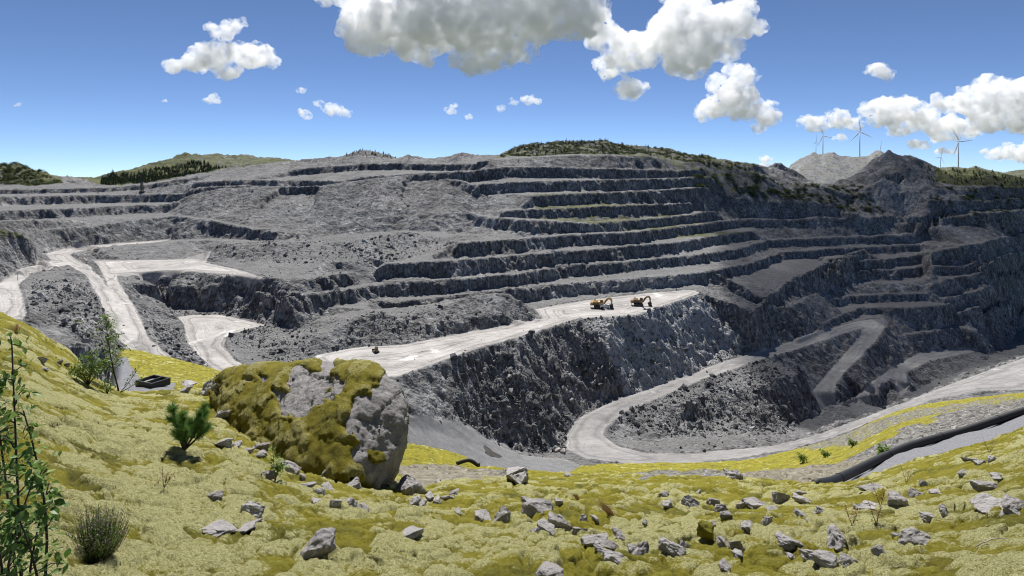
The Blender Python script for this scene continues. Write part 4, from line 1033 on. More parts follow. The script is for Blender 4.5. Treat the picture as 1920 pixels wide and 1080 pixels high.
def dozer(u, v, yaw, label):
    c = pit_pick(u, v)
    t = empty('bulldozer', (c.x, c.y, c.z + 0.03), (0, 0, yaw), 0.82); tag(t, label, 'bulldozer')
    for s in (-1, 1):
        MB().prism([(-2.4, 0.5), (-2.0, 0.05), (1.6, 0.05), (2.1, 0.5), (1.9, 1.0), (-0.6, 1.6), (-2.2, 1.2)], s * 1.3 - 0.35, s * 1.3 + 0.35).build('crawler_track', M_STEEL, t)
    MB().prism([(-2.2, 0.9), (2.2, 0.9), (2.3, 2.0), (0.2, 2.2), (-2.2, 2.0)], -0.85, 0.85).build('hull', M_TAN, t, False, 0.05)
    cb = MB().prism([(-1.6, 2.0), (0.2, 2.1), (0.1, 3.6), (-1.5, 3.6)], -0.85, 0.85).build('cab', M_TAN, t, False, 0.05)
    MB().box((-0.7, -0.87, 2.9), (1.2, 0.04, 0.9)).build('side_window', M_GLASS, cb)
    MB().box((-0.75, 0, 3.68), (2.0, 1.9, 0.12)).build('canopy', M_STEEL, t)
    MB().tube([(1.2, 0.3, 2.1), (1.2, 0.3, 3.1)], 0.1, 8).build('exhaust', M_STEEL, t)
    MB().prism([(3.0, 0.1), (3.25, 0.1), (3.05, 0.8), (3.3, 1.5), (3.1, 1.5), (2.85, 0.8)], -2.0, 2.0).build('blade', M_STEEL, t)
    for s in (-1, 1): MB().tube([(-0.5, s * 1.75, 0.6), (2.95, s * 1.75, 0.5)], 0.13, 8).build('push_arm', M_TAN, t)
    MB().tube([(-2.3, 0, 1.2), (-3.4, 0, 1.3), (-3.5, 0, 0.2)], [0.25, 0.2, 0.08], 8).build('ripper', M_STEEL, t)
dozer(706, 661, R(115), 'small dark bulldozer alone on the pale bench above the big boulder')

# ================================================================ POLES
M_GALV = mat_plain('galvanised', (0.30, 0.31, 0.32), 0.5, 0.5, 0.15, 1)
def drill_mast(u, v, h_px, label):
    c = pit_pick(u, v); k = c.y / F; H = h_px * k
    t = empty('drill_tower', c); tag(t, label, 'tower')
    w0, w1 = 2.6, 0.9
    for sx_ in (-1, 1):
        for sy_ in (-1, 1):
            MB().tube([(sx_ * w0 / 2, sy_ * w0 / 2, -1), (sx_ * w1 / 2, sy_ * w1 / 2, H)], 0.3, 6).build('leg', M_STEEL, t)
    n = 9
    for i in range(n):
        a, b = i / n, (i + 1) / n
        wa, wb = (w0 + (w1 - w0) * a) / 2, (w0 + (w1 - w0) * b) / 2
        br = MB()
        for s in (-1, 1):
            br.tube([(-wa, s * wa, a * H), (wb, s * wb, b * H)], 0.16, 5).tube([(s * wa, -wa, a * H), (s * wb, wb, b * H)], 0.16, 5)
        br.build('brace', M_STEEL, t)
    MB().box((0, 0, H + 0.3), (1.6, 1.6, 0.6)).build('head', M_STEEL, t)
    MB().box((0.4, 0, 0.8), (5.0, 3.4, 2.0)).build('base', M_STEEL, t)
drill_mast(267, 362, 34, 'thin dark lattice tower on the upper bench of the far left wall')
def marker_pole(u, v, h_px, label):
    c = pit_pick(u, v); H = h_px * c.y / F
    t = empty('marker_pole', c); tag(t, label, 'pole')
    MB().tube([(0, 0, -0.5), (0, 0, H)], [0.16, 0.1], 8).build('shaft', M_GALV, t)
    MB().box((0.35, 0, H - 0.1), (0.9, 0.25, 0.2)).build('lamp_head', M_GALV, t)
marker_pole(32, 526, 16, 'thin grey pole beside the pale road on the far left')
# ================================================================ LOOSE ROCK, WOODS (uncountable: scattered copies)
def hull_mesh(name, seed, n=14, mat=None, box=0.55, sub=0, amp=0.0, smooth=False):
    """an angular stone inside the unit box"""
    rnd = random.Random(seed)
    bm = bmesh.new()
    for _ in range(n):
        v = Vector((rnd.uniform(-1, 1), rnd.uniform(-1, 1), rnd.uniform(-1, 1)))
        m_ = max(abs(v.x), abs(v.y), abs(v.z)); e = v.normalized()
        v = e * (1 - box) + v / m_ * box
        bm.verts.new(v * rnd.uniform(0.8, 1.0))
    r = bmesh.ops.convex_hull(bm, input=bm.verts)
    bmesh.ops.delete(bm, geom=list(set(g for g in r['geom_interior'] + r['geom_unused'] if isinstance(g, bmesh.types.BMVert))), context='VERTS')
    if sub:
        for q in range(sub):
            bmesh.ops.subdivide_edges(bm, edges=[e for e in bm.edges if e.calc_length() > 0.16], cuts=1)
            bmesh.ops.triangulate(bm, faces=bm.faces)
            if q == 1: bmesh.ops.smooth_vert(bm, verts=bm.verts, factor=0.3, use_axis_x=True, use_axis_y=True, use_axis_z=True)
        bm.normal_update()
        from mathutils import noise as mn
        off = Vector((seed * 1.7 % 91, seed * 3.1 % 57, 0))
        for v in bm.verts:
            n1 = mn.fractal(v.co * 2.1 + off, 1.0, 2.0, 4) ; n2 = mn.cell(v.co * 3.0 + off)
            v.co += v.normal * amp * (n1 * 0.9 + (n2 - 0.5) * 0.45)
    lo = Vector([min(v.co[i] for v in bm.verts) for i in range(3)]); hi = Vector([max(v.co[i] for v in bm.verts) for i in range(3)])
    for v in bm.verts:
        v.co = Vector([(v.co[i] - (lo[i] + hi[i]) / 2) / max(1e-3, hi[i] - lo[i]) for i in range(3)])
    bmesh.ops.recalc_face_normals(bm, faces=bm.faces)
    me = bpy.data.meshes.new(name); bm.to_mesh(me); bm.free()
    if mat: me.materials.append(mat)
    if smooth: me.polygons.foreach_set('use_smooth', [True] * len(me.polygons))
    me.update(); return me

def scatter(name, pts_, rot, scl, idx, meshes, label=None):
    """copies of a few shapes at given points"""
    src = bpy.data.collections.new(name + '_shapes')
    for k, me in enumerate(meshes):
        so = bpy.data.objects.new('%s_shape_%02d' % (name, k), me); src.objects.link(so)
    me = bpy.data.meshes.new(name); n = len(pts_)
    me.vertices.add(n); me.vertices.foreach_set('co', np.asarray(pts_, np.float32).ravel())
    for an, ty, key, arr in (('rot', 'FLOAT_VECTOR', 'vector', rot), ('scl', 'FLOAT_VECTOR', 'vector', scl)):
        a_ = me.attributes.new(an, ty, 'POINT'); a_.data.foreach_set(key, np.asarray(arr, np.float32).ravel())
    a_ = me.attributes.new('idx', 'INT', 'POINT'); a_.data.foreach_set('value', np.asarray(idx, np.int32))
    me.update()
    o = bpy.data.objects.new(name, me); COL.objects.link(o)
    ng = bpy.data.node_groups.new(name, 'GeometryNodeTree')
    ng.interface.new_socket('Geometry', in_out='INPUT', socket_type='NodeSocketGeometry')
    ng.interface.new_socket('Geometry', in_out='OUTPUT', socket_type='NodeSocketGeometry')
    N, L = ng.nodes, ng.links
    gi, go = N.new('NodeGroupInput'), N.new('NodeGroupOutput')
    ci = N.new('GeometryNodeCollectionInfo'); ci.inputs['Collection'].default_value = src; ci.inputs['Separate Children'].default_value = True; ci.inputs['Reset Children'].default_value = True
    ip = N.new('GeometryNodeInstanceOnPoints'); ip.inputs['Pick Instance'].default_value = True
    def na(nm, ty):
        q = N.new('GeometryNodeInputNamedAttribute'); q.data_type = ty; q.inputs['Name'].default_value = nm; return q.outputs['Attribute']
    L.new(gi.outputs[0], ip.inputs['Points']); L.new(ci.outputs[0], ip.inputs['Instance'])
    L.new(na('idx', 'INT'), ip.inputs['Instance Index']); L.new(na('scl', 'FLOAT_VECTOR'), ip.inputs['Scale'])
    e2r = N.new('FunctionNodeEulerToRotation'); L.new(na('rot', 'FLOAT_VECTOR'), e2r.inputs[0]); L.new(e2r.outputs[0], ip.inputs['Rotation'])
    L.new(ip.outputs[0], go.inputs[0])
    md = o.modifiers.new('scatter', 'NODES'); md.node_group = ng
    tag(o, label, kind='stuff')
    return o

m = NT('broken_rock')
p = m.pos(); oi = m.n.new('ShaderNodeObjectInfo')
bc = m.ramp(oi.outputs['Random'], [(0.0, (0.06, 0.062, 0.066)), (0.45, (0.115, 0.116, 0.12)), (0.8, (0.19, 0.188, 0.186)), (0.95, (0.30, 0.295, 0.29)), (1.0, (0.45, 0.44, 0.43))])
bc = m.mix(1.0, bc, m.ramp(m.noise(p, 1.2, 4, 0.7), [(0.3, 0.6), (0.7, 1.35)]), 'MULTIPLY')
M_BROKEN = m.done(bc, m.bump(m.noise(p, 1.6, 4, 0.7), 0.6, 0.4), 0.9)
ROCKS = [hull_mesh('broken_rock', 200 + k, 12, M_BROKEN, 0.6) for k in range(8)]
rg = np.random.default_rng(5)
HEAPS = [ # areas of coarse blocks: (outline, density, size)
    (aread((850, 690, 318), (1060, 605, 392), (1150, 700, 380), (1060, 850, 305), (960, 845, 300), (850, 780, 285)), 1.0, 1.25),
    (aread((1090, 600, 396), (1312, 549, 492), (1400, 630, 472), (1262, 716, 396), (1180, 745, 362), (1130, 760, 350)), 1.0, 1.05),
    (aread((1140, 800, 345), (1310, 715, 420), (1500, 660, 500), (1500, 800, 380), (1420, 815, 340), (1200, 832, 330)), 1.0, 1.15),
    (aread((600, 520, 430), (650, 450, 505), (760, 430, 530), (860, 460, 505), (740, 520, 440)), 1.0, 1.0),
    (aread((360, 410, 570), (380, 345, 640), (870, 320, 645), (890, 400, 565), (640, 405, 560)), 0.9, 0.55),
    (aread((220, 515, 430), (500, 525, 395), (590, 600, 350), (500, 605, 360), (330, 590, 375)), 0.8, 0.9),
    (aread((420, 640, 330), (480, 612, 350), (600, 610, 350), (590, 668, 315), (520, 700, 295)), 0.9, 0.8),
    (aread((600, 665, 315), (690, 585, 360), (917, 547, 410), (1015, 597, 390), (790, 642, 345)), 0.7, 0.75),
    (aread((390, 490, 470), (420, 455, 500), (620, 450, 500), (680, 500, 440), (560, 525, 420)), 0.8, 0.75),
    (aread((60, 520, 330), (190, 530, 340), (320, 680, 262), (180, 640, 240), (60, 600, 245)), 0.7, 0.8),
    (aread((320, 600, 370), (345, 610, 350), (400, 700, 270), (320, 690, 262), (270, 600, 320)), 0.9, 0.8),
    (aread((1590, 390, 800), (1655, 325, 866), (1690, 325, 866), (1760, 390, 800)), 0.8, 0.9),
]
NS = 190000
jj = rg.integers(0, len(U) - 1, NS); ku = rg.uniform(math.log(238), math.log(880), NS)
yy = np.exp(ku); xx = (U[jj] + rg.uniform(0, 2.4, NS) - CX) / F * yy
flat_ = sample(A_flat, xx, yy); gr_ = sample(A_grad, xx, yy); ms_ = sample(A_moss, xx, yy)
dens = 0.10 + 0.16 * sstep(0.2, 0.6, gr_) + 0.25 * sstep(0.02, 0.3, flat_) * (flat_ < 0.35)
size = np.full(NS, 0.5)
for poly, dn, sz in HEAPS:
    q = inside(poly, xx, yy); dens[q] = np.maximum(dens[q], dn); size[q] = sz
dens *= (0.35 + 0.9 * sstep(-0.3, 0.4, fbm(xx / 26, yy / 26, 91, 3)))
dens[flat_ > 0.42] = 0.004
dens[ms_ > 0.5] *= 0.2
dens *= np.where(yy > 560, 0.55, 1.0)
keep_ = rg.uniform(0, 1, NS) < dens
xx, yy, size = xx[keep_], yy[keep_], size[keep_]
n = len(xx)
s_ = size * np.clip(0.40 * rg.pareto(2.1, n) + 0.5, 0.5, 3.6) * 0.86
zz = pit_z(xx, yy) + 0.08 * s_
scl_ = np.stack([s_ * rg.uniform(0.8, 1.5, n), s_ * rg.uniform(0.8, 1.3, n), s_ * rg.uniform(0.6, 1.1, n)], -1)
scatter('rubble', np.stack([xx, yy, zz], -1), rg.uniform(-3.1, 3.1, (n, 3)), scl_, rg.integers(0, 8, n), ROCKS, 'broken dark rock lying over the slopes and ledges of the pit')

# --- conifers and scrub on the hills
m = NT('conifer'); oi = m.n.new('ShaderNodeObjectInfo')
M_CONI = m.done(m.ramp(oi.outputs['Random'], [(0, (0.03, 0.045, 0.018)), (0.6, (0.055, 0.08, 0.028)), (1, (0.09, 0.115, 0.04))]), None, 0.9)
m = NT('scrub'); oi = m.n.new('ShaderNodeObjectInfo')
M_SCRUB = m.done(m.ramp(oi.outputs['Random'], [(0, (0.03, 0.05, 0.014)), (0.6, (0.06, 0.09, 0.022)), (1, (0.11, 0.13, 0.035))]), None, 0.9)
def conifer_mesh(seed):
    rnd = random.Random(seed); vs, fs = [], []
    for t in range(7):
        z0 = 0.08 + 0.13 * t; r0 = 0.24 * (1 - t / 7.5)
        for k in range(7):
            a = 2 * math.pi * (k + rnd.random() * 0.7) / 7; r_ = r0 * rnd.uniform(0.7, 1.25); b = len(vs)
            vs += [(0, 0, z0 + 0.17), (math.cos(a - 0.42) * r_, math.sin(a - 0.42) * r_, z0 + rnd.uniform(-0.03, 0.02)), (math.cos(a + 0.42) * r_, math.sin(a + 0.42) * r_, z0 + rnd.uniform(-0.03, 0.02))]
            fs.append((b, b + 1, b + 2))
    me = bpy.data.meshes.new('conifer'); me.from_pydata(vs, [], fs); me.materials.append(M_CONI); me.update(); return me
def scrub_mesh(seed):
    rnd = random.Random(seed); vs, fs = [], []
    for k in range(60):
        c = Vector((rnd.gauss(0, 0.24), rnd.gauss(0, 0.24), abs(rnd.gauss(0.32, 0.2)))); b = len(vs)
        a = Euler((rnd.uniform(-1, 1), rnd.uniform(-1, 1), rnd.uniform(0, 6))).to_matrix()
        for q in ((-0.1, -0.07, 0), (0.1, -0.05, 0.02), (0.0, 0.12, 0)): vs.append(c + a @ Vector(q))
        fs.append((b, b + 1, b + 2))
    me = bpy.data.meshes.new('scrub'); me.from_pydata(vs, [], fs); me.materials.append(M_SCRUB); me.update(); return me
CON = [conifer_mesh(k) for k in range(4)]; SCR = [scrub_mesh(k) for k in range(4)]
def wood(name, poly, n, h0, h1, meshes, label, seed, wide=1.0, clump=30.0, thr=-0.1):
    g = np.random.default_rng(seed); q = np.array(poly); x0, y0 = q.min(0); x1, y1 = q.max(0)
    x = g.uniform(x0, x1, n * 8); y = g.uniform(y0, y1, n * 8)
    ok = inside(poly, x, y) & (fbm(x / clump, y / clump, seed, 3) > thr) & (sample(A_flat, x, y) < 0.2)
    x, y = x[ok][:n], y[ok][:n]; k = len(x)
    h = g.uniform(h0, h1, k)
    r_ = np.zeros((k, 3)); r_[:, 2] = g.uniform(0, 6.28, k); r_[:, :2] = g.normal(0, 0.05, (k, 2))
    w_ = h * wide * g.uniform(0.8, 1.3, k)
    scatter(name, np.stack([x, y, pit_z(x, y) - 0.3], -1), r_, np.stack([w_, w_, h], -1), g.integers(0, len(meshes), k), meshes, label)
wood('forest', aread((190, 352, 800), (190, 335, 1000), (300, 320, 1035), (345, 305, 1055), (380, 310, 1030), (450, 318, 950), (400, 335, 860), (330, 345, 820)), 1700, 3.5, 7.5, CON, 'dark conifer wood covering the side of the left hill', 3, 1.0, 60, -0.25)
wood('forest', aread((935, 300, 740), (960, 280, 850), (1050, 262, 890), (1190, 265, 890), (1290, 285, 880), (1420, 305, 860), (1420, 325, 830), (1280, 303, 795), (1060, 291, 730)), 260, 2.5, 5.5, CON, 'scattered conifers on the green hilltop above the pit wall', 4, 1.0, 26, -0.05)
wood('shrubbery', aread((935, 300, 740), (960, 280, 850), (1050, 262, 890), (1190, 265, 890), (1290, 285, 880), (1420, 305, 860), (1420, 325, 830), (1280, 303, 795), (1060, 291, 730)), 1700, 1.6, 3.8, SCR, 'green scrub on the hilltop above the pit wall', 5, 1.3, 30, -0.2)
wood('shrubbery', aread((-80, 350, 735), (-80, 305, 810), (60, 310, 800), (115, 340, 780), (112, 350, 735)), 420, 2, 5, SCR, 'green scrub on the low hill at the far left', 6, 1.3, 30, -0.3)
wood('forest', aread((1740, 345, 860), (1735, 318, 905), (1830, 310, 960), (1930, 330, 960), (2060, 340, 960), (2060, 352, 870)), 320, 2.5, 5, CON, 'dark trees along the crest of the right-hand wall', 7, 1.2, 30, -0.1)
wood('shrubbery', aread((1300, 350, 715), (1300, 330, 770), (1400, 330, 820), (1600, 345, 880), (1660, 400, 795), (1560, 384, 778), (1420, 371, 772), (1340, 376, 755)), 420, 2, 5.5, SCR, 'dark scrub on the slope above the column-marked rock face', 8, 1.4, 22, 0.02)
wood('shrubbery', aread((1740, 405, 778), (1740, 350, 850), (2000, 350, 850), (2000, 400, 778)), 260, 2, 4.5, SCR, 'low scrub on the upper ledges of the right-hand wall', 9, 1.4, 22, 0.05)
wood('forest', aread((640, 293, 770), (650, 283, 772), (735, 290, 770), (745, 296, 765), (740, 300, 750), (650, 296, 750)), 50, 2, 4, CON, 'small conifers on top of the spoil heap skyline', 10, 1.0, 15, -0.3)
# ================================================================ THE BIG BOULDER
def boulder():
    P3 = [(430, 690, 26), (500, 688, 25.5), (590, 676, 24.5), (650, 680, 23.5), (705, 690, 22.5), (747, 722, 21.5),
          (774, 768, 20.8), (768, 800, 20.4), (748, 860, 20.0), (728, 905, 19.8),
          (700, 915, 18.4), (640, 915, 17.6), (560, 892, 18.6), (480, 852, 20.6), (408, 785, 23.6), (383, 722, 27),
          (660, 770, 19.4), (692, 835, 18.9), (560, 790, 20.2), (520, 722, 22.6), (682, 704, 21.0), (450, 760, 22.8), (740, 770, 20.4),
          (400, 692, 32), (550, 684, 32), (700, 700, 30), (742, 800, 28), (600, 930, 28), (735, 920, 24), (420, 800, 32)]
    bm = bmesh.new()
    for q in P3: bm.verts.new(D(*q))
    r = bmesh.ops.convex_hull(bm, input=bm.verts)
    bmesh.ops.delete(bm, geom=list(set(g for g in r['geom_interior'] + r['geom_unused'] if isinstance(g, bmesh.types.BMVert))), context='VERTS')
    bmesh.ops.triangulate(bm, faces=bm.faces)
    for q_ in range(8):
        e = [e for e in bm.edges if e.calc_length() > 0.085 and (e.verts[0].co.y + e.verts[1].co.y) < 54]
        if not e: break
        bmesh.ops.subdivide_edges(bm, edges=e, cuts=1)
        bmesh.ops.triangulate(bm, faces=bm.faces)
        if q_ in (2, 3):
            for _ in range(2): bmesh.ops.smooth_vert(bm, verts=bm.verts, factor=0.5, use_axis_x=True, use_axis_y=True, use_axis_z=True)
    bm.normal_update()
    me = bpy.data.meshes.new('rock'); bm.to_mesh(me); bm.free()
    n = len(me.vertices); co = np.empty(n * 3, np.float32); no = np.empty(n * 3, np.float32)
    me.vertices.foreach_get('co', co); me.vertices.foreach_get('normal', no)
    co = co.reshape(-1, 3).astype(float); no = no.reshape(-1, 3).astype(float)
    a, b, c = co.T
    def n3(s, seed, o=4): return (fbm(a / s + 0.31 * c / s, c / s - 0.2 * b / s, seed, o) + fbm(b / s + 0.3 * c / s, a / s, seed + 3, o)) * 0.6
    f1, f2, cid = cells(a / 1.1 + c * 0.35 + 0.3 * gnoise(a, c, 300), c / 0.8 + b * 0.4, 301)
    rough = 0.20 * n3(1.7, 302) + 0.11 * n3(0.40, 304) + 0.05 * n3(0.13, 306, 3) + (cid - 0.5) * 0.10 - 0.035 * sstep(0.05, 0.0, f2 - f1)
    rock = co + no * rough[:, None]
    # where the stone is bare
    u_ = CX + F * a / b; v_ = VH - F * c / b
    wu = u_ + 26 * gnoise(u_ / 42, v_ / 42, 310) + 10 * gnoise(u_ / 15, v_ / 15, 311); wv = v_ + 22 * gnoise(u_ / 40, v_ / 40, 312) + 9 * gnoise(u_ / 14, v_ / 14, 313)
    def bare_at(wu, wv):
      bare = inside([(528, 706), (560, 690), (600, 680), (634, 682), (632, 765), (600, 757), (566, 760), (548, 786), (520, 788), (532, 745)], wu, wv)
      bare |= inside([(664, 742), (690, 728), (716, 712), (706, 692), (752, 715), (800, 770), (760, 960), (712, 930), (672, 868), (660, 800)], wu, wv)
      bare |= inside([(398, 700), (408, 692), (402, 745), (385, 742)], wu, wv)
      bare |= inside([(462, 703), (500, 700), (494, 722), (470, 720)], wu, wv)
      return bare
    sb = np.mean([bare_at(wu + dx_, wv + dy_) for dx_, dy_ in ((0, 0), (7, 0), (-7, 0), (0, 7), (0, -7), (5, 5), (-5, 5), (5, -5), (-5, -5), (13, 0), (-13, 0), (0, 13), (0, -13))], 0)
    sb = np.clip(sb + 0.5 * fbm(a / 0.5, c / 0.5 + b, 330, 4) - 0.05, 0, 1)
    bare = (b > 27.5)
    sb[inside([(690, 842), (716, 846), (722, 866), (700, 872), (688, 860)], u_, v_)] = 0
    bare = bare | (sb > 0.62)
    f1, f2, cid = cells(a / 0.42 + 0.4 * gnoise(a * 1.5, c * 1.5, 320), c / 0.36 + b * 0.5, 321)
    cu = np.sqrt(np.clip(1 - f1 * f1 * 1.2, 0, 1))
    g1, g2, gid = cells(a / 0.15, c / 0.13 + b, 323); cs = np.sqrt(np.clip(1 - g1 * g1, 0, 1))
    th = np.where(bare, -0.25, (0.02 + 0.15 * cu * (0.3 + 0.7 * cid) + 0.045 * cs) * (1 - sstep(0.0, 0.75, sb)) - 0.09 * sstep(0.35, 0.7, sb))
    me.vertices.foreach_set('co', rock.astype(np.float32).ravel()); me.materials.append(M_BOULDER)
    me.polygons.foreach_set('use_smooth', [True] * len(me.polygons)); me.update()
    mm = me.copy(); mm.name = 'moss'
    mo = co + no * (rough * 0.5 + th)[:, None]
    tri = np.empty(len(me.polygons) * 3, np.int32); me.loops.foreach_get('vertex_index', tri); tri = tri.reshape(-1, 3)
    bpy.data.meshes.remove(mm)
    kf = ~(bare[tri].all(1))
    used = np.unique(tri[kf]); rm = np.full(n, -1, np.int64); rm[used] = np.arange(len(used))
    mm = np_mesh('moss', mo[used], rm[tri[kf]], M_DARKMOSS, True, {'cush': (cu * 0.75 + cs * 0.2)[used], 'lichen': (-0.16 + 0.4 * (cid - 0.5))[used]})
    root = empty('boulder', D(600, 905, 22)); tag(root, 'huge grey boulder half covered in olive moss', 'boulder')
    inv = Matrix.Translation(-Vector(root.location))
    for nm, q in (('rock', me), ('moss_cover', mm)):
        q.transform(inv); ob = bpy.data.objects.new(nm, q); link(ob, root)
    root.children[1]['label'] = 'olive moss cushions growing over the boulder'
m = NT('moss')
cM, fM, vM = moss_colour(m, m.pos(), m.attr('cush'), m.attr('lichen'))
M_MOSS = m.done(cM, m.bump(m.math('ADD', m.math('MULTIPLY', fM, 0.05), m.math('MULTIPLY', vM, 0.012)), 1.0, 1.0), 0.95)
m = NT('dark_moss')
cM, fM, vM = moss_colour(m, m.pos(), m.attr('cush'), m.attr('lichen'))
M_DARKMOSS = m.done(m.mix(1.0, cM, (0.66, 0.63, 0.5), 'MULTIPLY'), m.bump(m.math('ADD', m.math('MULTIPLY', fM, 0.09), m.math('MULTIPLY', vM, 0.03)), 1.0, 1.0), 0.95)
M_BOULDER = mat_stone('boulder_stone', (0.66, 0.66, 0.67))
boulder()

